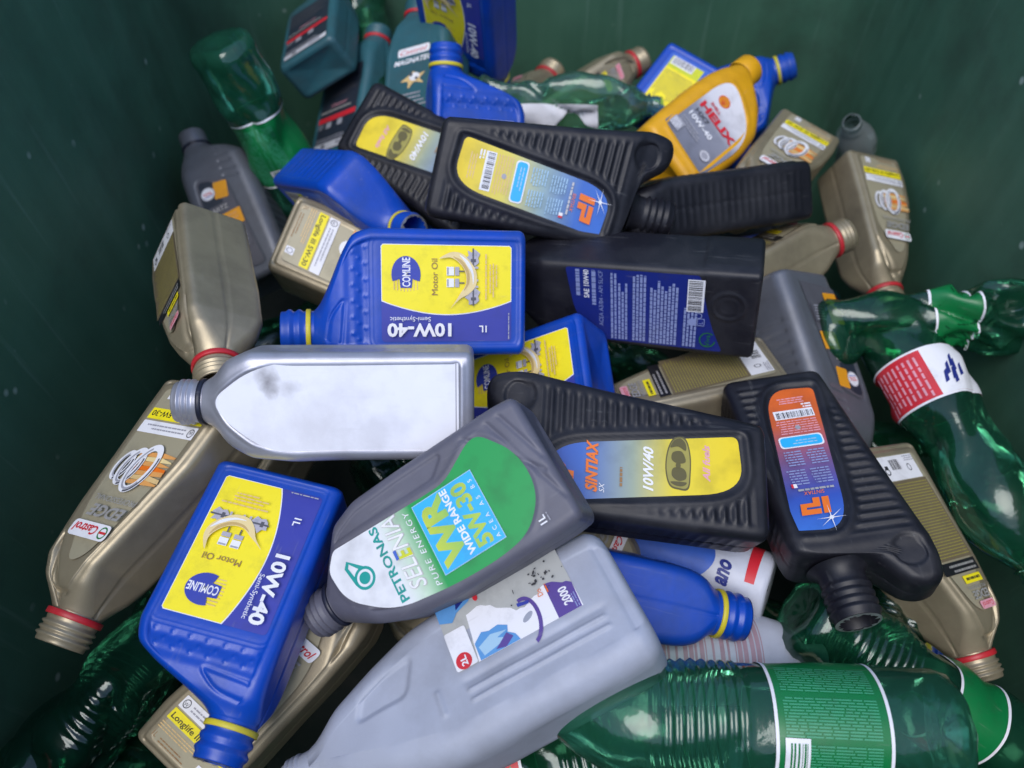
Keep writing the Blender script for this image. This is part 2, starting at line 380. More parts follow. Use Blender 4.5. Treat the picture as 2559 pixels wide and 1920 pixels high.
class Loft:
    """a bottle body: rounded-rectangle sections stacked along z, all sizes in mm, front at -y"""

    def __init__(self, keys, step=1.5, sig=3.0, rb=7.0, nf=44, ns=20, nc=5, disp=None, cap=False, close=0):
        K = np.array(keys, float)
        z = np.arange(K[0, 0], K[-1, 0] + 1e-6, step)
        if z[-1] < K[-1, 0] - 0.01:
            z = np.append(z, K[-1, 0])
        c = [smooth1(np.interp(z, K[:, 0], K[:, i]), sig / step) for i in range(1, 6)]
        zb = np.array([0, 0.35, 1.0, 2.0, 3.3, 4.9]) * rb / 6.5
        keep = z > zb[-1] + 0.4
        zz = np.concatenate([zb, z[keep]])
        c = [np.concatenate([np.interp(zb, z, a), a[keep]]) for a in c]
        ins = np.where(zz < rb, rb - np.sqrt(np.maximum(0, rb * rb - (rb - zz) ** 2)), 0)
        xl, xr, yf, yb, r = c
        xl = xl + ins; xr = xr - ins; yf = yf + ins; yb = yb - ins; r = np.maximum(r - ins * 0.4, 2)
        if close:   # round the top over
            zt = zz[-1]
            d = np.maximum(0, zz - (zt - close)); q = close - np.sqrt(np.maximum(0, close * close - d * d))
            xl = xl + q; xr = xr - q; yf = yf + q * 0.9; yb = yb - q * 0.9
        self.z, self.xl, self.xr, self.yf, self.yb = zz, xl, xr, yf, yb
        r = np.minimum(r, np.minimum((xr - xl) / 2, (yb - yf) / 2) * 0.999)
        self.r = r
        P = []; side = []; nrm = []
        th = np.linspace(0, math.pi / 2, nc + 1)[1:-1]
        t_f = np.linspace(0, 1, nf + 1); t_s = np.linspace(0, 1, ns + 1)

        def add(x, y, s, nx, ny):
            P.append((x, y)); side.append(s); nrm.append((nx, ny))
        for t in t_f: add(xl + r + t * (xr - xl - 2 * r), yf, 'f', 0, -1)
        for a in th: add(xr - r + r * math.sin(a), yf + r - r * math.cos(a), 'c', math.sin(a), -math.cos(a))
        for t in t_s: add(xr, yf + r + t * (yb - yf - 2 * r), 'r', 1, 0)
        for a in th: add(xr - r + r * math.cos(a), yb - r + r * math.sin(a), 'c', math.cos(a), math.sin(a))
        for t in t_f: add(xr - r - t * (xr - xl - 2 * r), yb, 'b', 0, 1)
        for a in th: add(xl + r - r * math.sin(a), yb - r + r * math.cos(a), 'c', -math.sin(a), math.cos(a))
        for t in t_s: add(xl, yb - r - t * (yb - yf - 2 * r), 'l', -1, 0)
        for a in th: add(xl + r - r * math.cos(a), yf + r - r * math.sin(a), 'c', -math.cos(a), -math.sin(a))
        X = np.stack([np.broadcast_to(p[0], zz.shape) for p in P], 1)
        Y = np.stack([np.broadcast_to(p[1], zz.shape) for p in P], 1)
        Z = np.repeat(zz[:, None], len(P), 1)
        if disp is not None:
            side = np.array(side)
            for s in 'fbrl':
                ix = np.where(side == s)[0]
                d = disp(s, X[:, ix] if s in 'fb' else Y[:, ix], Z[:, ix], self)
                if d is None:
                    continue
                # fade to nothing at the ends of each run so corners stay closed
                k = np.arange(len(ix)); w = np.clip(np.minimum(k, len(ix) - 1 - k) / 2.0, 0, 1)
                d = d * w[None, :]
                if s == 'f': Y[:, ix] -= d
                if s == 'b': Y[:, ix] += d
                if s == 'r': X[:, ix] += d
                if s == 'l': X[:, ix] -= d
        nz, n = X.shape
        V = np.stack([X, Y, Z], -1).reshape(-1, 3) * MM
        F = []
        for i in range(nz - 1):
            a = i * n; b = a + n
            for j in range(n):
                k = (j + 1) % n
                F.append((a + j, a + k, b + k, b + j))
        V = V.tolist()
        # base: recessed
        cx, cy = X[0].mean(), Y[0].mean()
        st = len(V)
        for q, dz in ((0.9, 0.0), (0.84, 1.6)):
            for j in range(n):
                V.append(((cx + (X[0, j] - cx) * q) * MM, (cy + (Y[0, j] - cy) * q) * MM, (zz[0] + dz) * MM))
        for j in range(n):
            k = (j + 1) % n
            F.append((k, j, st + j, st + k)); F.append((st + k, st + j, st + n + j, st + n + k))
        V.append((cx * MM, cy * MM, (zz[0] + 1.6) * MM)); ci = len(V) - 1
        for j in range(n):
            F.append(((st + n + (j + 1) % n), st + n + j, ci))
        if cap:
            a = (nz - 1) * n
            V.append((X[-1].mean() * MM, Y[-1].mean() * MM, zz[-1] * MM)); ti = len(V) - 1
            for j in range(n):
                F.append((a + j, a + (j + 1) % n, ti))
        self.V, self.F = V, F

    def mesh(self, name, mat):
        return mesh_from(name, self.V, self.F, [mat])


def lathe(profile, n=40, cx=0, closed_bottom=False):
    """profile: list of (r, z) in mm"""
    V = []; F = []
    for r, z in profile:
        for j in range(n):
            a = 2 * math.pi * j / n
            V.append(((cx + r * math.cos(a)) * MM, r * math.sin(a) * MM, z * MM))
    for i in range(len(profile) - 1):
        for j in range(n):
            k = (j + 1) % n
            F.append((i * n + j, i * n + k, (i + 1) * n + k, (i + 1) * n + j))
    if closed_bottom:
        V.append((cx * MM, 0, profile[-1][1] * MM)); c = len(V) - 1; i = len(profile) - 1
        for j in range(n):
            F.append((i * n + j, i * n + (j + 1) % n, c))
    return V, F


def neck_mesh(name, mat, cx, r, z0, z1, threads=3, flare=0.0):
    p = [(r + flare, z0 - 6), (r, z0), (r, z0 + 8)]
    zt = z0 + 10; dz = (z1 - zt - 3) / max(1, threads)
    for k in range(threads):
        a = zt + k * dz
        p += [(r - 0.6, a), (r + 1.5, a + dz * 0.3), (r + 1.5, a + dz * 0.55), (r - 0.6, a + dz * 0.85)]
    p += [(r - 0.6, z1 - 1.2), (r - 1.2, z1), (r - 2.6, z1), (r - 3.2, z1 - 1.0), (r - 3.4, z1 - 20), (r - 3.4, z0 - 12)]
    V, F = lathe(p, 40, cx, True)
    return mesh_from(name, V, F, [mat])


def ring_mesh(name, mat, cx, r, z, h=4.5, t=1.8):
    p = [(r - 0.5, z), (r + t - 0.5, z), (r + t, z + 0.6), (r + t, z + h - 0.6), (r + t - 0.5, z + h), (r - 0.5, z + h), (r - 0.5, z)]
    V, F = lathe(p, 40, cx)
    return mesh_from(name, V, F, [mat])


def foil_mesh(name, cx, r, z, seed):
    """torn remains of the foil seal, stuck to the mouth"""
    R = random.Random(seed)
    n = 48; V = []; F = []
    inner = [r - 2.6 - 2.2 * R.random() ** 2 - (2.5 if R.random() < 0.12 else 0) for _ in range(n)]
    for j in range(n):
        a = 2 * math.pi * j / n
        lift = R.uniform(0.2, 0.9)
        V += [((cx + (r - 0.6) * math.cos(a)) * MM, (r - 0.6) * math.sin(a) * MM, (z + 0.15) * MM),
              ((cx + inner[j] * math.cos(a)) * MM, inner[j] * math.sin(a) * MM, (z + lift) * MM)]
    for j in range(n):
        k = (j + 1) % n
        F.append((2 * j, 2 * k, 2 * k + 1, 2 * j + 1))
    return mesh_from(name, V, F, ['foil'])


# ------------------------------------------------------------------ label printing (2D shapes laid on a bottle face)
_font_cache = {}


def text_tris(s, bold, shear, spacing):
    key = (s, bold, shear, spacing)
    if key in _font_cache:
        return _font_cache[key]
    cu = bpy.data.curves.new('lettering', 'FONT')
    cu.body = s
    cu.size = 1.0
    cu.offset = bold
    cu.shear = shear
    cu.space_character = spacing
    cu.resolution_u = 3
    o = bpy.data.objects.new('lettering', cu)
    COL.objects.link(o)
    dg = bpy.context.evaluated_depsgraph_get()
    me = o.evaluated_get(dg).to_mesh()
    V = [(v.co.x, v.co.y) for v in me.vertices]
    F = [tuple(p.vertices) for p in me.polygons]
    o.evaluated_get(dg).to_mesh_clear()
    bpy.data.objects.remove(o)
    bpy.data.curves.remove(cu)
    _font_cache[key] = (V, F)
    return V, F


class Label:
    """shapes in mm: u to the viewer's right when the bottle stands neck-up, v up; y0 is the face's y; back labels are mirrored"""

    def __init__(self, y0, back=False, tilt=0.0):
        self.y0, self.back = y0, back
        self.base = ([], [], [], []); self.prt = ([], [], [], []); self.let = ([], [], [], [])
        self.layer = 0
        self.xf = None
        self.texts = []

    def _put(self, tgt, pts, faces, mat, lay):
        V, F, M, I = tgt
        if mat not in M:
            M.append(mat)
        o = len(V)
        y = abs(self.y0) + 0.35 + 0.12 * lay
        for u, v in pts:
            if self.xf:
                u, v = self.xf(u, v)
            V.append((-u * MM, y * MM, v * MM) if self.back else (u * MM, -y * MM, v * MM))
        for f in faces:
            F.append(tuple(o + i for i in f)); I.append(M.index(mat))

    def poly(self, pts, mat, base=False, lay=None):
        # make the winding face outwards
        a = sum(pts[i][0] * pts[(i + 1) % len(pts)][1] - pts[(i + 1) % len(pts)][0] * pts[i][1] for i in range(len(pts)))
        if a < 0:
            pts = pts[::-1]
        if lay is None:
            if not base:
                self.layer += 1
            lay = 0 if base else self.layer
        self._put(self.base if base else self.prt, pts, [tuple(range(len(pts)))], mat, lay)

    def rect(self, u0, v0, u1, v1, mat, r=0, base=False, rot=0):
        pts = rrect(u0, v0, u1, v1, r)
        if rot:
            pts = rotp(pts, (u0 + u1) / 2, (v0 + v1) / 2, rot)
        self.poly(pts, mat, base)

    def ell(self, u, v, a, b, mat, rot=0, n=36):
        self.poly(rotp([(u + a * math.cos(t), v + b * math.sin(t)) for t in np.linspace(0, 2 * math.pi, n, False)], u, v, rot), mat)

    def ring(self, u, v, a, b, w, mat, rot=0, n=40, t0=0, t1=360):
        self.layer += 1
        ts = np.radians(np.linspace(t0, t1, n + 1))
        out = rotp([(u + a * math.cos(t), v + b * math.sin(t)) for t in ts], u, v, rot)
        inn = rotp([(u + (a - w) * math.cos(t), v + (b - w) * math.sin(t)) for t in ts], u, v, rot)
        self._put(self.prt, out + inn, [(n + 1 + i, i, i + 1, n + 2 + i) for i in range(n)], mat, self.layer)

    def text(self, s, u, v, h, mat, rot=0, bold=0.0, shear=0.0, spacing=1.0, align='l', w=None):
        """h: cap height in mm; (u, v): left end of the baseline (align l), its middle (c) or its right end (r); w: fit to this width"""
        V, F = text_tris(s, bold, shear, spacing)
        if not V:
            return
        x0 = min(p[0] for p in V); x1 = max(p[0] for p in V)
        k = h / 0.73
        kx = k if w is None else w / (x1 - x0)
        ox = {'l': x0, 'c': (x0 + x1) / 2, 'r': x1}[align]
        c, sn = math.cos(math.radians(rot)), math.sin(math.radians(rot))
        pts = []
        for x, y in V:
            a, b = (x - ox) * kx, y * k
            pts.append((u + a * c - b * sn, v + a * sn + b * c))
        self.layer += 1
        t = ([], [], [], [])
        self._put(t, pts, F, mat, self.layer)
        self.texts.append(t)

    def lines(self, u0, v0, u1, n, dv, h, mat, seed=1, rot=0, short=0.7, align='l', seg=True):
        """tiny print too small to read: rows of word-length dashes from (u0, v0) downwards"""
        R = random.Random(seed)
        self.layer += 1
        for i in range(n):
            L = (u1 - u0) * R.uniform(short, 1.0)
            a = u0 if align == 'l' else (u1 - L if align == 'r' else (u0 + u1 - L) / 2)
            e = a + L; v = v0 - i * dv
            while a < e - 0.5:
                b = min(e, a + R.uniform(2.0, 7.0)) if seg else e
                pts = [(a, v), (b, v), (b, v + h), (a, v + h)]
                if rot:
                    pts = rotp(pts, u0, v0, rot)
                self._put(self.prt, pts, [(0, 1, 2, 3)], mat, self.layer)
                a = b + 0.8

    def barcode(self, u0, v0, u1, v1, vert=False, seed=3, ground='white'):
        R = random.Random(seed)
        self.rect(u0, v0, u1, v1, ground)
        self.layer += 1
        a = (v0 if vert else u0) + 1.2; e = (v1 if vert else u1) - 1.2
        while a < e:
            w = R.choice([0.4, 0.4, 0.8, 1.2]); b = min(e, a + w)
            p = [(u0 + 1, a), (u1 - 2, a), (u1 - 2, b), (u0 + 1, b)] if vert else [(a, v0 + 2), (b, v0 + 2), (b, v1 - 1), (a, v1 - 1)]
            self._put(self.prt, p, [(0, 1, 2, 3)], 'black', self.layer)
            a = b + R.choice([0.4, 0.5, 0.9, 1.1])

    def meshes(self, name):
        out = []
        for nm, t in [('label', self.base), ('label_print', self.prt)] + [('lettering', t) for t in self.texts]:
            if t[0]:
                F = [f[::-1] for f in t[1]] if False else t[1]
                me = mesh_from(name + '_' + nm, t[0], F, t[2], t[3], smooth=False)
                out.append((nm, me))
        return out


def rotp(pts, cx, cy, deg):
    c, s = math.cos(math.radians(deg)), math.sin(math.radians(deg))
    return [(cx + (x - cx) * c - (y - cy) * s, cy + (x - cx) * s + (y - cy) * c) for x, y in pts]


def rrect(u0, v0, u1, v1, r):
    if not r:
        return [(u0, v0), (u1, v0), (u1, v1), (u0, v1)]
    if not isinstance(r, (tuple, list)):
        r = (r, r, r, r)
    return rpoly([(u0, v0), (u1, v0), (u1, v1), (u0, v1)], r)


def rpoly(P, rs, n=8):
    """polygon with rounded corners (quadratic), radii in mm along the edges"""
    out = []
    m = len(P)
    for i in range(m):
        p0, p, p1 = P[i - 1], P[i], P[(i + 1) % m]
        r = rs[i] if isinstance(rs, (tuple, list)) else rs
        if r <= 0:
            out.append(p); continue
        l0 = math.dist(p0, p); l1 = math.dist(p, p1)
        a0 = min(r, l0 * 0.49); a1 = min(r, l1 * 0.49)
        a = (p[0] + (p0[0] - p[0]) * a0 / l0, p[1] + (p0[1] - p[1]) * a0 / l0)
        b = (p[0] + (p1[0] - p[0]) * a1 / l1, p[1] + (p1[1] - p[1]) * a1 / l1)
        for k in range(n + 1):
            t = k / n
            out.append(((1 - t) ** 2 * a[0] + 2 * t * (1 - t) * p[0] + t * t * b[0], (1 - t) ** 2 * a[1] + 2 * t * (1 - t) * p[1] + t * t * b[1]))
    return out


def spline(P, n=10):
    """closed Catmull-Rom through points"""
    out = []
    m = len(P)
    for i in range(m):
        p0, p1, p2, p3 = P[i - 1], P[i], P[(i + 1) % m], P[(i + 2) % m]
        for k in range(n):
            t = k / n
            out.append(tuple(0.5 * (2 * p1[j] + (p2[j] - p0[j]) * t + (2 * p0[j] - 5 * p1[j] + 4 * p2[j] - p3[j]) * t * t
                                    + (3 * p1[j] - p0[j] - 3 * p2[j] + p3[j]) * t ** 3) for j in (0, 1)))
    return out


def sd_poly(P, X, Z):
    """signed distance (mm, negative inside) from grid points to a closed polygon"""
    P = np.array(P); Q = np.roll(P, -1, 0)
    x = X.ravel(); z = Z.ravel()
    best = np.full(x.shape, 1e9); ins = np.zeros(x.shape, bool)
    for (ax, az), (bx, bz) in zip(P, Q):
        ex, ez = bx - ax, bz - az
        L = ex * ex + ez * ez + 1e-12
        t = np.clip(((x - ax) * ex + (z - az) * ez) / L, 0, 1)
        best = np.minimum(best, (x - ax - t * ex) ** 2 + (z - az - t * ez) ** 2)
        c = ((az > z) != (bz > z))
        xi = ax + (z - az) / (ez if abs(ez) > 1e-12 else 1e-12) * ex
        ins ^= c & (x < xi)
    d = np.sqrt(best)
    return np.where(ins, -d, d).reshape(X.shape)


def gs(x, s):
    return np.exp(-0.5 * (x / s) ** 2)


def sst(a, b, x):
    t = np.clip((x - a) / (b - a), 0, 1)
    return t * t * (3 - 2 * t)


def seg_d(X, Z, a, b):
    ex, ez = b[0] - a[0], b[1] - a[1]
    t = np.clip(((X - a[0]) * ex + (Z - a[1]) * ez) / (ex * ex + ez * ez), 0, 1)
    return np.hypot(X - a[0] - t * ex, Z - a[1] - t * ez)

# ------------------------------------------------------------------ bottle kinds: each is a list of (part, mesh, sub-parts)
KIND = {}


def lab_part(L, name):
    ms = L.meshes(name)
    return ('label', ms[0][1], ms[1:])


def comline():
    panel = rrect(-50, 9, 51, 147, 8)
    oval = rpoly([(-52, 176), (-4, 172), (-22, 186), (-50, 190)], 9)

    def disp(s, A, Z, L):
        if s in 'fb':
            d = sd_poly(panel, A, Z)
            o = -1.3 * sst(1.0, -1.0, d) - 1.1 * gs(d - 1.6, 0.9)     # the sunk label panel and its line
            o = o - 3.2 * gs(Z - 156, 5.0) * sst(-60, -40, A) - 1.2 * gs(Z - 168, 3)
            if s == 'f':
                e = sd_poly(oval, A, Z)
                o = o - 1.3 * gs(e, 1.1)
            for k in range(7):                                          # grip dimples
                for q, zz in enumerate((153.5, 159.5, 165)):
                    o = o + 1.0 * gs(np.hypot(A - (-48 + 15 * k + 5 * q), Z - zz), 1.1)
            for k in range(4):                                          # tabs along the edge
                o = o - 1.0 * gs(A - 54.5, 1.0) * (sst(16 + k * 31, 18 + k * 31, Z) - sst(30 + k * 31, 32 + k * 31, Z))
            return o
        if s == 'r':
            o = 0 * Z
            for k in range(9):
                o = o - 1.5 * gs(Z - 18 - k * 15, 2.0)
            return o
        return -0.8 * gs(A, 1.0) + 0 * Z
    b = Loft([(0, -60, 60, -35, 35, 9), (148, -60, 60, -35, 35, 9), (158, -60, 57, -35, 35, 10), (166, -60, 53, -34.5, 34.5, 10), (176, -60, 34, -33, 33, 11),
              (187, -60, 6, -29, 29, 13), (196, -59.5, -13, -22.5, 22.5, 19), (201, -58, -18, -20, 20, 20)], disp=disp, sig=2.4, nf=80, step=1.2)
    body = b.mesh('oil_bottle_body', 'blue_plastic')
    f = Label(35 - 1.3)
    f.rect(-46, 15, 45, 139, 'navy', 4, base=True)
    cur = [(-8 - 13 * math.sin(math.pi * t) ** 0.9, 139 - 124 * t) for t in np.linspace(0, 1, 22)]
    f.poly([(45, 17), (43, 15)][::-1] + [(45, 137), (43, 139)] + cur, 'white')
    f.poly([(44.4, 17), (42.5, 15.6)][::-1] + [(44.4, 137), (42.5, 138.4)] + [(u + 0.9, max(15.6, min(138.4, v))) for u, v in cur], 'yellow')
    dome = [(17 + 17 * math.cos(t), 116 + 13.5 * math.sin(t)) for t in np.linspace(-1.95, 1.95, 30)]
    for k in range(8):
        f.rect(1 + 0.5 * abs(k - 3.5), 105 + k * 3.1, 13, 105.8 + k * 3.1, 'tan')
    f.poly(dome + [(12, 124), (13, 122), (4.6, 121.4), (4.6, 110.8), (13, 110), (12, 108)], 'logo_blue')
    f.text('COMLINE', 5.6, 112.2, 7.6, 'white', w=27, bold=0.02)
    f.text('Motor Oil', -2, 86.5, 6, 'brown', w=34)
    for u in (9.5, 20.5):
        f.rect(u - 4, 66, u + 4, 70, 'metal_print'); f.rect(u - 4, 71, u + 4, 78, 'white'); f.rect(u - 3.4, 76, u + 3.4, 77.6, 'grey')
        f.rect(u - 0.6, 61, u + 0.6, 66, 'dark_grey')
    for cu in (33, -3):
        f.poly([(cu - 7, 50), (cu - 4, 47), (cu, 48), (cu + 4, 46), (cu + 8, 51), (cu + 5, 54), (cu + 7, 58), (cu + 2, 57), (cu - 1, 61), (cu - 4, 57), (cu - 8, 57)], 'metal_print')
        f.rect(cu - 4, 50, cu - 1, 55, 'dark_grey'); f.rect(cu + 2, 49, cu + 5, 54, 'grey'); f.rect(cu - 9, 52, cu + 9, 53.5, 'dark_grey')
    for u in (24, 12, 6):
        f.rect(u - 1, 48, u + 1, 52, 'metal_print')
    f.poly(spline([(32, 85), (38, 74), (37, 64), (30, 56), (20, 50), (8, 50), (0, 56), (-6, 66), (-14, 74), (-8, 70), (0, 65), (8, 60), (18, 60), (27, 65), (33, 74)]), 'oil')
    f.poly(spline([(34, 72), (30, 63), (20, 57), (9, 57), (2, 62), (10, 59), (19, 59.5), (28, 65)]), 'oil_dark')
    f.poly(spline([(36, 66), (29, 57), (18, 52.5), (8, 53), (18, 54.5), (28, 60)]), 'white')
    f.lines(-6, 40, 38, 1, 3, 1.3, 'tan', 2); f.lines(0, 36, 36, 1, 3, 1.2, 'tan', 3); f.lines(-4, 33, 32, 1, 3, 1.2, 'tan', 5); f.lines(6, 30, 28, 1, 3, 1.2, 'tan', 6)
    f.text('Semi-Synthetic', -22.6, 93.5, 4.4, 'white', rot=90, w=38)
    f.text('10W-40', -29, 74, 12.2, 'white', rot=90, bold=0.035, w=60)
    f.text('1L', -31, 40, 6.5, 'white', rot=90, bold=0.02)
    f.lines(-44, 18, -14, 1, 2, 1, 'grey', 9)
    k = Label(35 - 1.3, True)
    k.rect(-45, 15, 46, 139, 'blue_print', 4, base=True)
    k.rect(-40, 20, 40, 74, 'yellow', 2); k.rect(-40, 20, -20, 74, 'lime'); k.barcode(-40, 22, -26, 60, True, 4)
    k.lines(-16, 68, 38, 16, 3, 1.3, 'olive', 8); k.lines(-38, 130, 38, 9, 4, 1.5, 'text_blue', 11)
    k.text('10W-40', -38, 84, 9, 'white', bold=0.03)
    neck = neck_mesh('neck', 'blue_plastic', -38, 20, 201, 232, 2, 0)
    ring = ring_mesh('tamper_ring', 'ring_yellow', -38, 20.3, 204, 4.6, 1.6)
    return [('body', body, []), ('neck', neck, [('foil_seal', foil_mesh('foil', -38, 20, 232, 5))]), ('tamper_ring', ring, []),
            lab_part(f, 'comline_front'), lab_part(k, 'comline_back')]


def castrol():
    plate = rpoly([(-41, 8), (37, 8), (46, 80), (53, 150), (42, 200), (16, 198), (2, 158), (-23, 104), (-36, 58)], 6)
    lp = rpoly([(-35, 13), (30, 13), (38, 70), (44, 138), (28, 180), (14, 172), (-3, 138), (-22, 88)], [6, 6, 10, 22, 8, 10, 20, 20])

    def disp(s, A, Z, L):
        if s in 'fb':
            d = sd_poly(plate, A, Z)
            o = 1.6 * sst(1.2, -1.2, d) - 1.8 * gs(d - 2.6, 1.1)
            g = seg_d(A, Z, (60, 146), (34, 206))
            return o - 2.6 * gs(g, 2.6) - 0.6 * sst(1, -1, sd_poly(lp, A, Z))
        return -1.0 * gs(A, 1.0) + 0 * Z
    b = Loft([(0, -49, 44, -35, 35, 7), (40, -46, 48, -36, 36, 7), (80, -38, 52, -36, 36, 7), (130, -18, 58.5, -36, 36, 7), (176, 2, 62, -35, 35, 8),
              (192, 6, 60, -31, 31, 12), (205, 8.5, 54, -24, 24, 17), (213, 9.5, 50.5, -20.5, 20.5, 20.5)], disp=disp, sig=2.0, nf=72, step=1.2)
    body = b.mesh('gold_bottle_body', 'gold_plastic')
    f = Label(36 + 1.05)
    f.poly(lp, 'label_gold', base=True)
    f.xf = lambda u, v: (0.84 * u + 0.17 * (v - 90) + 6, v)
    f.text('1L', -34, 15, 5, 'brown'); f.lines(-24, 17, 14, 2, 3, 1.1, 'brown', 4); f.lines(-36, 29, 20, 3, 2.6, 1.0, 'tan', 5)
    f.rect(24, 14, 34, 24, 'white', 1); f.ring(29, 19, 3.6, 3.6, 0.7, 'dark_grey')
    f.rect(-36, 34, 42, 45, 'yellow', 1)
    f.text('Longlife III 5W-30', -33, 36.5, 5.6, 'black', bold=0.015, w=72)
    f.rect(-36, 47, 42, 59, 'white', 1)
    f.ring(-30, 53, 4.2, 4.2, 0.9, 'dark_grey'); f.text('W', -32.6, 50.4, 4, 'dark_grey', w=5); f.lines(-22, 54, 36, 2, 3.6, 1.4, 'grey', 7)
    # piston rings with a stream of flame-coloured oil
    for i in range(7):
        R = random.Random(i)
        v = 76 + i * 4.4
        f.poly([(-32 - R.uniform(0, 4), v + R.uniform(-2, 2)), (-18, v - 1), (14, v + 1), (14, v + 4.5), (-18, v + 3.6), (-32 - R.uniform(0, 4), v + R.uniform(2, 5))], ['flame', 'oil', 'flame', 'orange', 'flame', 'tan', 'flame'][i])
    for i, (u, a, bb) in enumerate(((24, 10, 15), (13, 12.5, 19), (-3, 16, 24))):
        f.ring(u, 92, a, bb, 4.6 + i * 0.9, 'white', rot=-14)
        f.ring(u + 0.6, 92, a - 0.5, bb - 0.5, 1.9, 'dark_grey', rot=-14, t0=100, t1=220)
        f.ring(u, 92, a - 2.8, bb - 2.8, 1.9, 'grey', rot=-14, t0=-60, t1=150)
    f.text('PROFESSIONAL', -30, 121, 5.2, 'silver_ink', shear=0.25, w=58)
    f.text('EDGE', -24, 130, 10.5, 'silver_ink', bold=0.03, shear=0.25, w=48)
    f.rect(-22, 145, 30, 159, 'white', 5)
    f.ring(-14.5, 152, 5.4, 5.4, 1.4, 'dark_green'); f.rect(-19, 151, -10, 153, 'red'); f.text('Castrol', -6, 147.8, 8, 'red', bold=0.02, shear=0.3, w=33)
    k = Label(36 + 1.05, True)
    k.poly([(-u, v) for u, v in lp], 'label_gold', base=True)
    k.xf = lambda u, v: (0.76 * u - 0.17 * (v - 90) - 6, v)
    k.rect(-42, 14, 36, 40, 'white', 1)
    k.barcode(-8, 16, 14, 30, False, 6); k.ring(-24, 28, 4, 4, 1, 'dark_grey'); k.ring(25, 30, 5, 4, 1.4, 'dark_grey'); k.rect(21, 24, 27, 28, 'black'); k.lines(-40, 20, -14, 3, 2.2, 0.9, 'grey', 3)
    k.rect(-44, 41, 38, 126, 'label_brown', 1)
    k.lines(-41, 122, 35, 27, 3, 1.0, 'olive', 12, short=0.85)
    k.rect(-43, 128, 32, 140, 'black'); k.lines(-38, 136, 28, 2, 5, 2.2, 'silver_ink', 14)
    k.rect(-36, 143, 2, 151, 'yellow', 1); k.lines(-33, 145.5, -2, 1, 3, 2.6, 'olive_dark', 15)
    k.text('PROFESSIONAL', -34, 154, 3.4, 'silver_ink', shear=0.2, w=38); k.text('EDGE', -32, 159, 8, 'silver_ink', bold=0.03, shear=0.2, w=34)
    k.rect(-32, 169, -2, 177, 'pink', 3); k.text('Castrol', -29, 170.6, 5, 'red', shear=0.3, w=24)
    neck = neck_mesh('neck', 'gold_plastic', 30, 20.5, 213, 240, 3)
    ring = ring_mesh('tamper_ring', 'red_plastic', 30, 20.8, 214, 5.2, 2.2)
    return [('body', body, []), ('neck', neck, []), ('tamper_ring', ring, []), lab_part(f, 'castrol_front'), lab_part(k, 'castrol_back')]


IPL = rpoly([(9 - 23, 20), (9 + 23, 24), (-8 + 23, 176), (-8 - 23, 172)], [34, 6, 34, 6], 10)
IPF = rpoly([(9 - 29, 13), (9 + 29, 17), (-8 + 29, 183), (-8 - 29, 179)], [40, 9, 40, 9], 10)


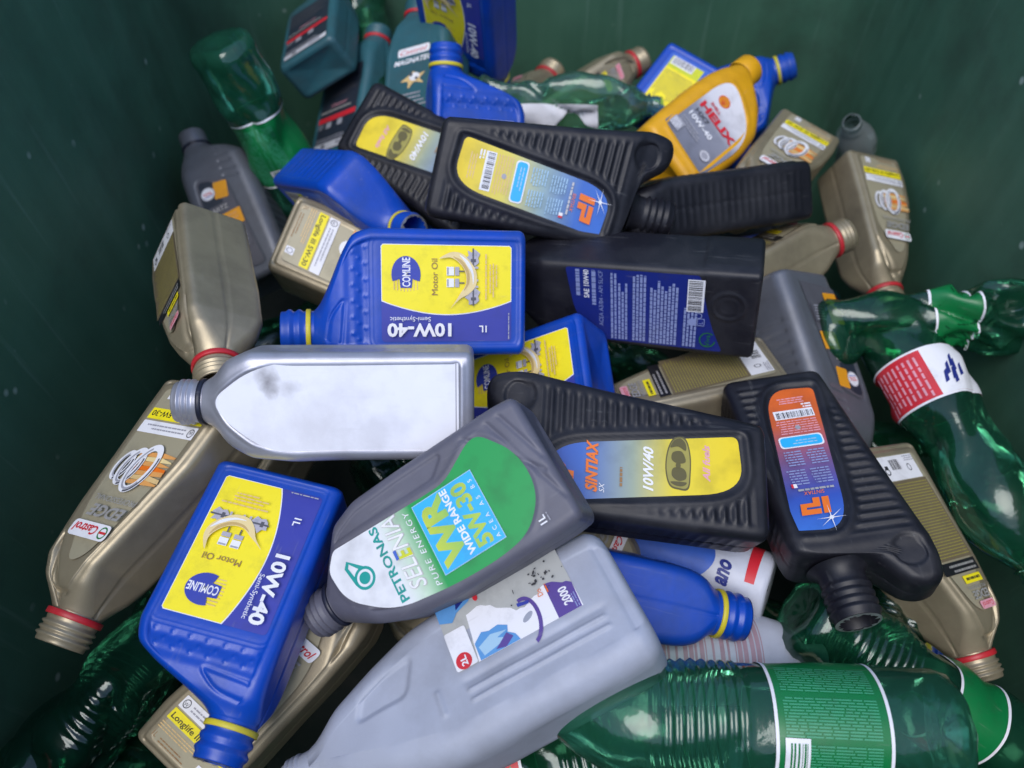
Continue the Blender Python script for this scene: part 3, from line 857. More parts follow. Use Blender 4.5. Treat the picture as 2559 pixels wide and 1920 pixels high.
def ip(back):
    def disp(s, A, Z, L):
        if s in 'fb':
            d = sd_poly(IPF, A, Z)
            o = 1.6 * gs(d, 2.2) - 1.2 * sst(-1, -5, d)
            inner = sst(4, 8, d) * sst(5, 13, np.minimum(A - L.xl[:, None], L.xr[:, None] - A)) * sst(10, 18, Z) * sst(186, 178, Z)
            o = o + 2.2 * inner * (np.clip(np.sin(2 * math.pi * Z / 8.6) + 0.25, 0, 1) - 0.4)
            o = o - 2.0 * sst(1, -1, np.hypot((A - 56) / 16, (Z - 200) / 15) * 14 - 12)
            return o
        return 0.5 * np.clip(np.sin(2 * math.pi * Z / 8.6) + 0.25, 0, 1) * sst(12, 20, Z) * sst(190, 178, Z) - 0.8 * gs(A, 1)
    b = Loft([(0, -49, 45, -31, 31, 9), (12, -50, 47, -32, 32, 9), (60, -47, 55, -32, 32, 9), (130, -43, 66, -32, 32, 9), (178, -40, 75, -32, 32, 10), (190, -37, 78, -31, 31, 10), (195, -28, 79, -29, 29, 11),
              (199, 24, 80, -28, 28, 11), (206, 32, 80, -27, 27, 11), (216, 40, 79, -25, 25, 11), (228, 50, 75, -22, 22, 10)], disp=disp, sig=2.0, cap=True, close=8)
    body = b.mesh('ribbed_bottle_body', 'black_plastic')
    f = Label(32 - 1.2)
    f.poly(IPL, 'ip_front', base=True)
    f.text('All fuels', -7, 47, 5.6, 'pink', bold=0.03, shear=0.3, w=30)
    car = spline([(-14, 64), (-15, 72), (-12, 79), (0, 82), (14, 81), (25, 77), (29, 71), (26, 65), (14, 62), (0, 62)])
    f.poly(car, 'olive_dark'); f.poly([(6 + (u - 6) * 0.93, 72 + (v - 72) * 0.9) for u, v in car], 'olive')
    f.poly(spline([(-6, 66), (-8, 72), (-4, 77), (2, 76), (3, 70), (0, 66)]), 'olive_dark'); f.poly(spline([(8, 66), (6, 72), (9, 77), (15, 76), (16, 69)]), 'olive_dark')
    f.poly(spline([(17, 66), (20, 72), (19, 78), (25, 75), (27, 70), (23, 66)]), 'olive_dark'); f.poly(spline([(-12, 68), (-12, 74), (-9, 78), (-9, 66)]), 'olive_dark'); f.ell(4.5, 72, 2.4, 2.0, 'olive_dark')
    f.text('10W/40', -18, 92, 8, 'white', bold=0.03, shear=0.3, w=36)
    f.lines(-16, 116, 4, 1, 3, 2, 'brown', 4)
    f.text('SX', -22, 130, 4.4, 'white', shear=0.3); f.text('SINTIAX', -22, 136, 9, 'orange', bold=0.04, shear=0.3, w=42)
    f.text('IP', -16, 156, 15, 'orange', bold=0.09, shear=0.15, w=17)
    k = Label(32 - 1.2, True)
    k.poly([(-u, v) for u, v in IPL], back, base=True)

    def c(v):
        return -(9 - 17 * (v - 25) / 147)
    k.lines(c(34) - 14, 38, c(34) + 16, 3, 2.6, 1.1, 'pink' if back == 'ip_back_orange' else 'tan', 3, align='c'); k.lines(c(44) - 17, 44, c(44) - 8, 2, 3, 1.6, 'white', 5)
    k.barcode(c(54) - 18, 47, c(54) + 19, 57, False, 5)
    tc = 'tan' if back == 'ip_back_yellow' else 'pink'
    k.lines(c(66) - 19, 73, c(66) + 19, 6, 2.7, 1.1, tc, 6, short=0.9); k.ell(c(68), 68, 2.6, 2.2, 'grey')
    k.rect(c(83) - 20, 77, c(83) + 20, 90, 'white', 4); k.rect(c(83) - 18.8, 78.2, c(83) + 18.8, 88.8, 'cyan', 4); k.lines(c(83) - 14, 85, c(83) + 14, 2, 3, 1.1, 'pale_blue', 7)
    tc = 'text_blue' if back == 'ip_back_orange' else 'pale_blue'
    for q, (a, e) in enumerate(((-19, -2), (2, 19))):
        k.lines(c(102) + a, 108, c(102) + e, 6, 2.8, 1.2, tc, 8 + q, short=0.85); k.lines(c(124) + a, 128, c(124) + e, 6, 2.8, 1.2, tc, 18 + q, short=0.85)
    k.rect(c(130) + 13, 128, c(130) + 16, 132, 'white'); k.rect(c(130) + 16, 128, c(130) + 18, 132, 'red')
    k.lines(c(134) - 18, 134, c(134) + 18, 1, 3, 2, 'silver_ink', 30); k.text('SINTIAX', c(138) - 9, 137, 3.6, 'orange', shear=0.2, w=18)
    u = c(152)
    k.poly([(u - 12 + a + 0.15 * b_, 144 + b_) for a, b_ in ((0, 0), (6, 0), (6, 16), (0, 16))], 'orange')
    k.poly([(u + a + 0.15 * b_, 144 + b_) for a, b_ in ((-4, 0), (2, 0), (2, 5), (13, 5), (13, 16), (-4, 16), (-4, 11), (8, 11), (8, 9), (-4, 9))], 'orange')
    su, sv = u + 16 - 24, 165
    for a in (90, 0, 35):
        k.poly(rotp([(su - 13, sv), (su, sv + 0.5), (su + 13, sv), (su, sv - 0.5)], su, sv, a), 'white')
    k.ell(su, sv, 1.8, 1.8, 'white')
    neck = neck_mesh('neck', 'black_plastic', 3, 19.5, 204, 245, 4, 8)
    return [('body', body, []), ('neck', neck, [('foil_seal', foil_mesh('foil', 3, 19.5, 245, 9))]), lab_part(f, 'ip_front'), lab_part(k, back)]


def q8():
    def disp(s, A, Z, L):
        if s in 'fb':
            o = -1.6 * sst(1, -1, sd_poly(rpoly([(-44, 50), (46, 50), (46, 190), (-44, 190)], 6), A, Z)) * 0
            if s == 'f':
                o = o + 1.6 * gs(np.hypot(A - 12, Z - 28) - 15, 1.1) + 0.7 * gs(np.hypot(A - 12, Z - 28) - 9, 1.2)
            return o - 1.4 * gs(Z - 50 + 0.25 * (A - 50), 1.2) * sst(-20, 30, A)
        return 0.8 * sst(56, 52, Z) + 0.35 * np.sin(2 * math.pi * (Z + A) / 4) * sst(60, 66, Z) * sst(215, 205, Z)
    b = Loft([(0, -50, 50, -35, 35, 6), (50, -50, 50, -35, 35, 6), (56, -50, 49, -34.5, 34.5, 6), (150, -48, 49, -34.5, 34.5, 7), (212, -45, 48, -34, 34, 8), (240, -24, 40, -26, 26, 14), (252, -14, 26, -20, 20, 20)], disp=disp, sig=2.2, rb=5)
    body = b.mesh('square_bottle_body', 'black_plastic')
    f = Label(35 - 0.3)
    f.poly(rpoly([(45, 56), (45, 186), (-10, 178), (-40, 160), (-43, 30), (-10, 44)], [4, 4, 20, 10, 4, 30]), 'deep_blue', base=True)
    f.lines(12, 172, 43, 1, 3, 4, 'text_blue', 3, align='r', short=1)
    f.text('SAE 10W40', 43, 163, 5.4, 'white', bold=0.02, align='r', w=33)
    f.lines(2, 156, 43, 1, 3, 4, 'text_blue', 4, align='r', short=1); f.text('ACEA A3/B4 - API SL/CF', 43, 149, 4.4, 'text_blue', align='r', w=66)
    f.lines(-38, 139, 43, 2, 3.6, 2.2, 'text_blue', 5, short=0.95); f.lines(-38, 131.5, 38, 3, 3.4, 2.2, 'text_blue', 6, short=0.5)
    f.lines(-38, 117, 43, 4, 3.5, 2.4, 'text_blue', 7, short=0.96); f.lines(-39, 100, 42, 8, 3.5, 2.4, 'text_blue', 8, short=0.78)
    f.lines(-39, 67, 12, 2, 3.4, 2.2, 'text_blue', 9, short=0.85); f.lines(-39, 60, 34, 2, 3.4, 2.2, 'text_blue', 10, short=0.85)
    f.barcode(4, 48 + 3, 41, 64 + 3, False, 7)
    f.ring(0, 55, 3.4, 3.4, 0.8, 'text_blue'); f.ell(-8, 61, 4.4, 4.4, 'text_blue'); f.rect(-12, 49, -3, 56, 'text_blue', 1); f.rect(-11.4, 49.6, -3.6, 55.4, 'deep_blue', 1); f.text('1L', -11, 50.6, 4, 'text_blue')
    f.ring(-28, 45, 9, 8, 1.2, 'dark_green', t0=-40, t1=260); f.text('Viva', -36, 42.5, 5, 'dark_green', w=14)
    neck = neck_mesh('neck', 'black_plastic', 6, 19.5, 252, 280, 3)
    return [('body', body, []), ('neck', neck, []), lab_part(f, 'q8_back')]


def silver():
    pan = rpoly([(-40, 12), (41, 12), (42, 120), (36, 178), (8, 214), (-10, 205), (-32, 178), (-40, 150), (-38, 110)], [5, 5, 20, 30, 12, 12, 20, 25, 20])

    def disp(s, A, Z, L):
        if s in 'fb':
            d = sd_poly(pan, A, Z)
            return 1.3 * gs(d - 2, 1.5) - 0.8 * sst(0.5, -1.5, d) - 1.0 * gs(Z - 14, 1.2) * sst(0, -1, d)
        o = -2.2 * sst(20, 16, np.abs(A)) * sst(10, 18, Z) * sst(180, 165, Z)
        return o + 0.8 * (gs(np.mod(Z, 9) - 4.5, 1.1) * gs(np.mod(A + 20, 10) - 5, 1.2)) * sst(18, 15, np.abs(A)) * sst(12, 20, Z) * sst(170, 160, Z)
    b = Loft([(0, -46, 46, -32, 32, 8), (110, -46, 46, -32, 32, 9), (150, -47, 46, -32, 32, 9), (185, -44, 46, -31, 31, 10), (205, -34, 38, -28, 28, 13), (218, -22, 23, -21, 21, 20), (226, -18.5, 18.5, -18.5, 18.5, 18.5)], disp=disp, sig=3.5)
    body = b.mesh('silver_bottle_body', 'silver_plastic')
    f = Label(32 - 0.75)
    f.poly([(u * 0.985, 110 + (v - 110) * 0.99) for u, v in pan], 'white_face', base=True)
    f.rect(-38, 14.6, 39, 15.6, 'grey')
    neck = neck_mesh('neck', 'silver_plastic', 0, 18, 226, 252, 3)
    ring = ring_mesh('tamper_ring', 'ring_dark', 0, 18.4, 227, 4.0, 1.6)
    return [('body', body, []), ('neck', neck, []), ('tamper_ring', ring, []), lab_part(f, 'silver_face')]


def selenia():
    lab = rpoly([(-50, 64), (-34, 28), (-6, 17), (20, 28), (38, 48), (40, 62), (30, 90), (30, 150), (20, 196), (2, 205), (-30, 190), (-47, 130)], [20, 16, 30, 18, 8, 8, 14, 14, 16, 12, 26, 16])
    lab = rpoly([(-51, 70), (-46, 42), (-22, 20), (14, 20), (43, 41), (43, 52), (25, 84), (25, 104), (28, 196), (14, 207), (-14, 203), (-42, 168), (-50, 112)], [16, 14, 18, 22, 8, 8, 12, 10, 4, 6, 16, 20, 20])
    pan2 = rpoly([(33, 92), (47, 76), (52, 84), (52, 190), (36, 206), (34, 200)], 5)

    def disp(s, A, Z, L):
        if s in 'fb':
            o = 0.8 * gs(sd_poly(lab, A, Z) - 3, 1.6) - 1.5 * sst(1, -1, sd_poly(pan2, A, Z))
            for a, c in (((58, 34), (-36, 4)), ((58, 22), (0, 4)), ((58, 62), (-10, 8))):
                o = o - 1.3 * gs(seg_d(A, Z, a, c), 1.4)
            for k in range(4):
                o = o - 1.5 * gs(seg_d(A, Z, (60, 118 + 16 * k), (52, 128 + 16 * k)), 1.6)
            for a, c in (((-56, 120), (-30, 186)), ((-56, 150), (-20, 200))):
                o = o - 1.2 * gs(seg_d(A, Z, a, c), 1.8)
            return o
        return -0.8 * gs(A, 1) + 0 * Z
    b = Loft([(0, -57, 57, -31, 31, 9), (20, -59, 59, -32, 32, 9), (120, -58, 59, -32, 32, 9), (165, -52, 58, -32, 32, 10), (190, -42, 50, -30, 30, 11), (212, -30, 28, -24, 24, 18), (224, -23, 15, -19, 19, 19)], disp=disp, sig=3.0, nf=80, step=1.2)
    body = b.mesh('grey_bottle_body', 'grey_plastic')
    f = Label(32)
    f.poly(lab, 'selenia_label', base=True)
    # logo: a drop with a ring
    f.ring(-6, 180, 9.5, 9.5, 2.4, 'teal'); f.ell(-6, 180, 5, 5, 'teal'); f.poly([(2, 176), (14, 189), (9, 193), (-8, 189.5), (-4, 187), (8, 190), (11, 188), (2, 181)], 'teal')
    f.text('PETRONAS', -40, 153, 7.6, 'teal', bold=0.025, w=66)
    f.text('SELENIA', -38, 134, 15, 'silver_ink', bold=0.02, shear=0.25, w=64); f.text('SELENIA', -37.4, 134.6, 14.6, 'white', bold=0.0, shear=0.25, w=63)
    f.text('E', -11.2, 134.8, 14.2, 'lime', bold=0.03, shear=0.25, w=9); f.rect(-8.6, 146.2, -0.6, 149, 'blue_print')
    f.text('PURE ENERGY', -44, 123, 5, 'white', spacing=1.3, shear=0.2, w=66)
    f.rect(-40, 60, 22, 118, 'pale_blue'); f.rect(-39.4, 60.6, 21.4, 117.4, 'cyan')
    f.text('WR', -37, 94, 20, 'wr_letters', bold=0.05, w=58); f.text('WIDE RANGE', -37, 86, 6.2, 'white', bold=0.03, w=57); f.text('5W-30', -37, 70, 13.5, 'wr_letters', bold=0.04, w=55)
    f.text('ACEA A5 B5', -37, 63, 3.6, 'white', spacing=2.0, w=52)
    f.text('1L', -47, 26, 6, 'white', bold=0.02); f.lines(-47, 23, -38, 1, 2, 0.8, 'grey', 3)
    neck = neck_mesh('neck', 'grey_plastic', -4, 18.5, 224, 252, 3)
    ring = ring_mesh('tamper_ring', 'ring_dark', -4, 18.8, 225, 4, 1.6)
    return [('body', body, []), ('neck', neck, []), ('tamper_ring', ring, []), lab_part(f, 'selenia')]


def jug():
    def disp(s, A, Z, L):
        if s in 'fb':
            o = 0 * Z
            for u in (-17, -25):
                o = o + 1.8 * gs(seg_d(A, Z, (u, 28), (u, 142)), 1.15)
            o = o - 1.4 * gs(A + 10, 2) * sst(20, 30, Z) * sst(150, 140, Z)
            o = o + 1.6 * gs(seg_d(A, Z, (-24, 166), (-8, 166)), 1.6)
            o = o - 2.5 * gs(Z - 10, 2.5) + 1.5 * gs(Z - 4, 3)
            o = o - 3.0 * sst(3, -3, sd_poly(rpoly([(4, 190), (30, 176), (26, 224), (6, 236)], 8), A, Z))
            return o + 0.7 * np.sin(A / 9 + Z / 23) * np.sin(Z / 17)
        return 0.5 * np.sin(Z / 19)
    b = Loft([(0, -57, 57, -42, 42, 20), (20, -59, 59, -43, 43, 20), (150, -59, 59, -43, 43, 20), (175, -57, 57, -42, 42, 21), (215, -46, 46, -38, 38, 22), (255, -31, 34, -30, 30, 22), (278, -20, 21, -21, 21, 20), (286, -19, 19, -19, 19, 19)], disp=disp, sig=5, rb=14, nf=76)
    body = b.mesh('jug_body', 'jug_plastic')
    f = Label(43.2)
    R = random.Random(4)
    torn = [(52 - 52 * (i / 16) + R.uniform(-2.5, 2.5) - 4 * math.sin(i), 150 - 120 * (i / 16)) for i in range(17)]
    f.rect(-2, 38, 52, 146, 'paper_grime', 3, base=True)
    edge = [(18 + 6 * math.sin(t * 9) + R.uniform(-1.6, 1.6) + 16 * t, 38 + t * 86) for t in np.linspace(0, 1, 26)]
    f.poly([(-2, 128), (-2, 38)] + edge, 'white')
    f.poly([(-2, 59), (-2, 39)] + [p for p in edge if p[1] < 60], 'purple')
    f.text('2000', 4, 44, 7, 'white', rot=0, bold=0.03, w=15)
    f.lines(-1, 42, 14, 2, 2, 0.8, 'text_blue', 3)
    f.ring(8, 82, 12, 20, 3.2, 'purple', rot=80, t0=110, t1=290)
    f.poly([(-2, 126), (-2, 92), (4, 94), (8, 99), (13, 97), (17, 104), (16, 112), (18, 118), (12, 126)], 'sky_blue')
    f.poly([(0, 122), (4, 100), (8, 108), (10, 99), (13, 112), (8, 124)], 'pale_blue'); f.poly([(-2, 104), (3, 96), (8, 100), (4, 106), (0, 112)], 'purple')
    f.poly([(40, 146), (52, 146), (52, 112), (46, 118), (42, 130), (36, 136)], 'sky_blue'); f.poly([(44, 130), (52, 128), (52, 114)], 'deep_blue'); f.ell(46, 112, 3, 2, 'red')
    f.rect(-2, 128, 30, 146, 'white', 2); f.ell(4, 138, 6.5, 6.5, 'red'); f.text('2L', 0, 135.6, 5, 'white', bold=0.03, w=8)
    f.text('Do', 20, 62, 4.5, 'orange', w=6); f.lines(20, 57, 28, 1, 3, 1.2, 'orange', 6); f.poly([(22, 74), (24, 84), (21, 84), (19.5, 75)], 'logo_blue')
    for i in range(26):
        f.ell(34 + R.gauss(0, 5), 62 + R.gauss(0, 9), R.uniform(0.4, 2.2), R.uniform(0.3, 1.2), 'soot', rot=R.uniform(0, 180), n=7)
    neck = neck_mesh('neck', 'jug_plastic', 0, 18.5, 286, 312, 3)
    return [('body', body, []), ('neck', neck, []), lab_part(f, 'jug')]


def quartz():
    def disp(s, A, Z, L):
        if s in 'fb':
            o = 0 * Z
            for k in range(5):
                o = o - 1.3 * gs(seg_d(A, Z, (14, 196 - 11 * k), (42, 190 - 12 * k)), 1.3)
            return o - 0.9 * sst(1, -1, sd_poly(rpoly([(-46, 20), (24, 14), (14, 150), (-30, 168)], [8, 8, 10, 16]), A, Z))
        o = 0 * Z
        for k in range(9):
            o = o - 1.6 * gs(Z - 60 - 13 * k, 1.6) * sst(26, 16, np.abs(A))
        return o
    b = Loft([(0, -50, 50, -36, 36, 16), (40, -52, 52, -37, 37, 16), (150, -52, 52, -37, 37, 18), (182, -52, 50, -36, 36, 20), (202, -49, 32, -30, 30, 22), (218, -43, 2, -22, 22, 21), (226, -41, -3, -19, 19, 19)], disp=disp, sig=4)
    body = b.mesh('quartz_body', 'quartz_plastic')
    f = Label(37 - 0.7)
    f.poly(rpoly([(-44, 22), (22, 16), (12, 148), (-28, 166)], [8, 8, 10, 16]), 'dark_grey', base=True)
    f.poly(rpoly([(-30, 118), (0, 118), (-4, 152), (-26, 160)], [6, 4, 8, 10]), 'label_dark')
    f.rect(-8, 124, 12, 148, 'amber', 2, rot=-12)
    f.ring(-17, 138, 10.5, 9.5, 1.4, 'grey'); f.ell(-17, 138, 9.2, 8.2, 'white'); f.text('TOTAL', -24, 135.5, 5, 'red', bold=0.02, w=14); f.rect(-24, 133.6, -10, 134.4, 'blue_print')
    f.text('QUARTZ', -34, 108, 6.5, 'silver_ink', bold=0.03, w=38)
    f.rect(-12, 80, 18, 102, 'amber', 1); f.lines(-8, 95, 14, 2, 6, 3, 'flame', 5)
    f.rect(-6, 46, 18, 68, 'dark_grey', 1); f.lines(-4, 64, 16, 6, 3.4, 1.4, 'grey', 6); f.rect(-40, 30, -14, 70, 'amber', 2)
    k = Label(37 - 0.7, True)
    k.poly(rpoly([(-20, 18), (44, 20), (30, 162), (-12, 150)], 8), 'dark_grey', base=True); k.lines(-14, 130, 26, 26, 3.8, 1.4, 'grey', 9)
    neck = neck_mesh('neck', 'quartz_plastic', -22, 19, 226, 252, 0)
    ring = ring_mesh('tamper_ring', 'ring_dark', -22, 19.3, 227, 4, 1.4)
    return [('body', body, []), ('neck', neck, []), ('tamper_ring', ring, []), lab_part(f, 'quartz_front'), lab_part(k, 'quartz_back')]


def magnatec():
    def disp(s, A, Z, L):
        if s in 'fb':
            return -1.0 * sst(1, -1, sd_poly(rrect(-46, 10, 46, 150, 8), A, Z))
        return -1 * gs(A, 1) + 0 * Z
    b = Loft([(0, -54, 54, -34, 34, 10), (20, -55, 55, -35, 35, 10), (140, -55, 55, -35, 35, 11), (168, -50, 54, -34, 34, 12), (192, -46, 26, -29, 29, 15), (206, -42, 0, -21, 21, 20), (210, -41, -1, -20, 20, 20)], disp=disp, sig=4)
    body = b.mesh('teal_bottle_body', 'teal_plastic')
    f = Label(34)
    f.rect(-42, 14, 42, 150, 'teal_plastic', 6, base=True)
    f.rect(-28, 134, 28, 146, 'white', 4); f.text('Castrol', -24, 136.5, 7, 'red', shear=0.3, w=48); f.text('MAGNATEC', -34, 122, 7.6, 'white', bold=0.03, shear=0.25, w=68)
    f.poly(spline([(-20, 96), (-8, 102), (2, 108), (8, 102), (22, 104), (14, 96), (20, 88), (4, 92), (-6, 84), (-8, 94)]), 'tan'); f.ell(4, 100, 9, 6, 'white'); f.ell(-2, 104, 3, 3, 'dark_grey'); f.ell(8, 97, 3, 2, 'dark_grey')
    f.lines(-30, 74, 30, 6, 6, 2.4, 'grey', 4)
    k = Label(34, True)
    k.rect(-43, 12, 43, 152, 'label_dark', 3, base=True)
    k.rect(-42, 14, 42, 25, 'white'); k.rect(-26, 16, -18, 23, 'black'); k.rect(8, 16, 30, 23, 'grey'); k.lines(-40, 32, 40, 6, 4, 1.6, 'grey', 3)
    k.rect(-42, 62, 42, 71, 'red'); k.rect(-22, 50, -10, 60, 'grey'); k.rect(4, 50, 15, 60, 'grey'); k.lines(-40, 44 + 14, -26, 3, 3.4, 1.4, 'grey', 5)
    k.lines(-38, 78, 34, 1, 3, 3.6, 'silver_ink', 6); k.text('Castrol', -16, 86, 6, 'pink', shear=0.3, w=34)
    k.lines(-40, 140, 40, 10, 4, 1.4, 'dark_grey', 7)
    neck = neck_mesh('neck', 'teal_plastic', -21, 20, 210, 236, 3)
    ring = ring_mesh('tamper_ring', 'red_plastic', -21, 20.3, 211, 5, 2)
    return [('body', body, []), ('neck', neck, []), ('tamper_ring', ring, []), lab_part(f, 'teal_front'), lab_part(k, 'teal_back')]


def shell():
    lab = rpoly([(-42, 28), (46, 22), (52, 100), (36, 136), (-18, 164), (-34, 150)], [4, 4, 26, 26, 26, 22])

    def disp(s, A, Z, L):
        if s in 'fb':
            d = sd_poly(lab, A, Z)
            return -1.0 * sst(2, -1, d) + 1.4 * gs(d - 4, 3)
        return 0.8 * np.sin(Z / 12)
    b = Loft([(0, -52, 56, -36, 36, 16), (40, -56, 60, -37, 37, 18), (110, -58, 61, -37, 37, 20), (150, -57, 54, -36, 36, 22), (180, -53, 34, -33, 33, 24), (204, -48, 6, -26, 26, 24), (216, -46, -10, -19, 19, 18)], disp=disp, sig=6, rb=10)
    body = b.mesh('yellow_bottle_body', 'yellow_plastic')
    f = Label(36.2)
    f.poly(lab, 'shell_label', base=True)
    pe = [(-12 + 8.5 * math.cos(t), 128 + 8 * math.sin(t) * (1 + 0.05 * math.cos(12 * t))) for t in np.linspace(0, 2 * math.pi, 48, False)]
    f.poly([(-12 + (u + 12) * 1.15, 128 + (v - 128) * 1.15) for u, v in pe], 'red'); f.poly(pe, 'amber')
    for t in range(-3, 4):
        f.poly(rotp([(-12.3, 122), (-11.7, 122), (-11.7, 134), (-12.3, 134)], -12, 120, t * 13), 'red')
    f.text('SHELL', -22, 106, 5, 'red', w=20, bold=0.02); f.text('HELIX', -30, 90, 12, 'red', bold=0.04, w=70); f.text('HX7', -28, 78, 7, 'dark_grey', bold=0.02, w=26); f.text('10W-40', -30, 66, 8, 'white', bold=0.03, w=46)
    f.lines(-32, 56, 10, 3, 4, 2, 'grey', 4); f.rect(-38, 32, -20, 48, 'grey', 1); f.lines(-37, 44, -21, 5, 2.8, 1.2, 'white', 5); f.ell(28, 44, 9, 8, 'grey'); f.ring(28, 44, 7, 6, 1, 'white')
    cap_p = [(21, 214), (22, 216), (22, 238), (20.5, 240), (0.1, 240)]
    V, F = lathe(cap_p, 40, -28)
    neck = mesh_from('cap', V, F, ['yellow_plastic'])
    return [('body', body, []), ('cap', neck, []), lab_part(f, 'shell')]


KIND['comline'] = comline()
KIND['castrol'] = castrol()
KIND['ip_yellow'] = ip('ip_back_yellow')
KIND['ip_orange'] = ip('ip_back_orange')
KIND['q8'] = q8()
KIND['silver'] = silver()
KIND['selenia'] = selenia()
KIND['jug'] = jug()
KIND['quartz'] = quartz()
KIND['magnatec'] = magnatec()
KIND['shell'] = shell()


# ------------------------------------------------------------------ drink bottles (blown PET) with crushed walls
def crusher(R, amt, H, rad, twist=0.0, bend=0.0, flat=1.0):
    folds = []
    for _ in range(int(7 + 9 * amt)):
        folds.append((R.uniform(0, 2 * math.pi), R.uniform(0.06, 0.8) * H, R.uniform(0.25, 0.8) * amt, R.uniform(-1.4, 1.4), R.uniform(12, 42), R.uniform(0.6, 1.5)))
    dent = [(R.uniform(0, 2 * math.pi), R.uniform(0.1, 0.7) * H, R.uniform(0.3, 0.8) * amt, R.uniform(20, 45)) for _ in range(4)]

    def f(r, th, z):
        x, y = r * math.cos(th), r * math.sin(th)
        k = 1.0
        for t0, z0, a, s, w, wt in folds:
            dth = (th - t0 + math.pi) % (2 * math.pi) - math.pi
            q = abs((z - z0) + s * dth * rad)                      # a crease line running round the wall at a slant
            k -= a * 0.34 * max(0, 1 - q / w) * max(0, 1 - abs(dth) / wt)
        for t0, z0, a, w in dent:
            dth = (th - t0 + math.pi) % (2 * math.pi) - math.pi
            d2 = math.hypot(dth * rad, z - z0)
            k -= a * 0.5 * max(0, 1 - d2 / w)
        k = max(0.3, k)
        kz = max(0.0, min(1.0, (H * 0.88 - z) / (H * 0.1)))        # the neck keeps its shape
        k = 1 + (k - 1) * kz
        a2 = twist * z / H
        ca, sa = math.cos(a2), math.sin(a2)
        x, y = x * k, y * k * (1 + (flat - 1) * kz)
        return (x * ca - y * sa + bend * (z / H) ** 2 * 40, x * sa + y * ca, z)
    return f


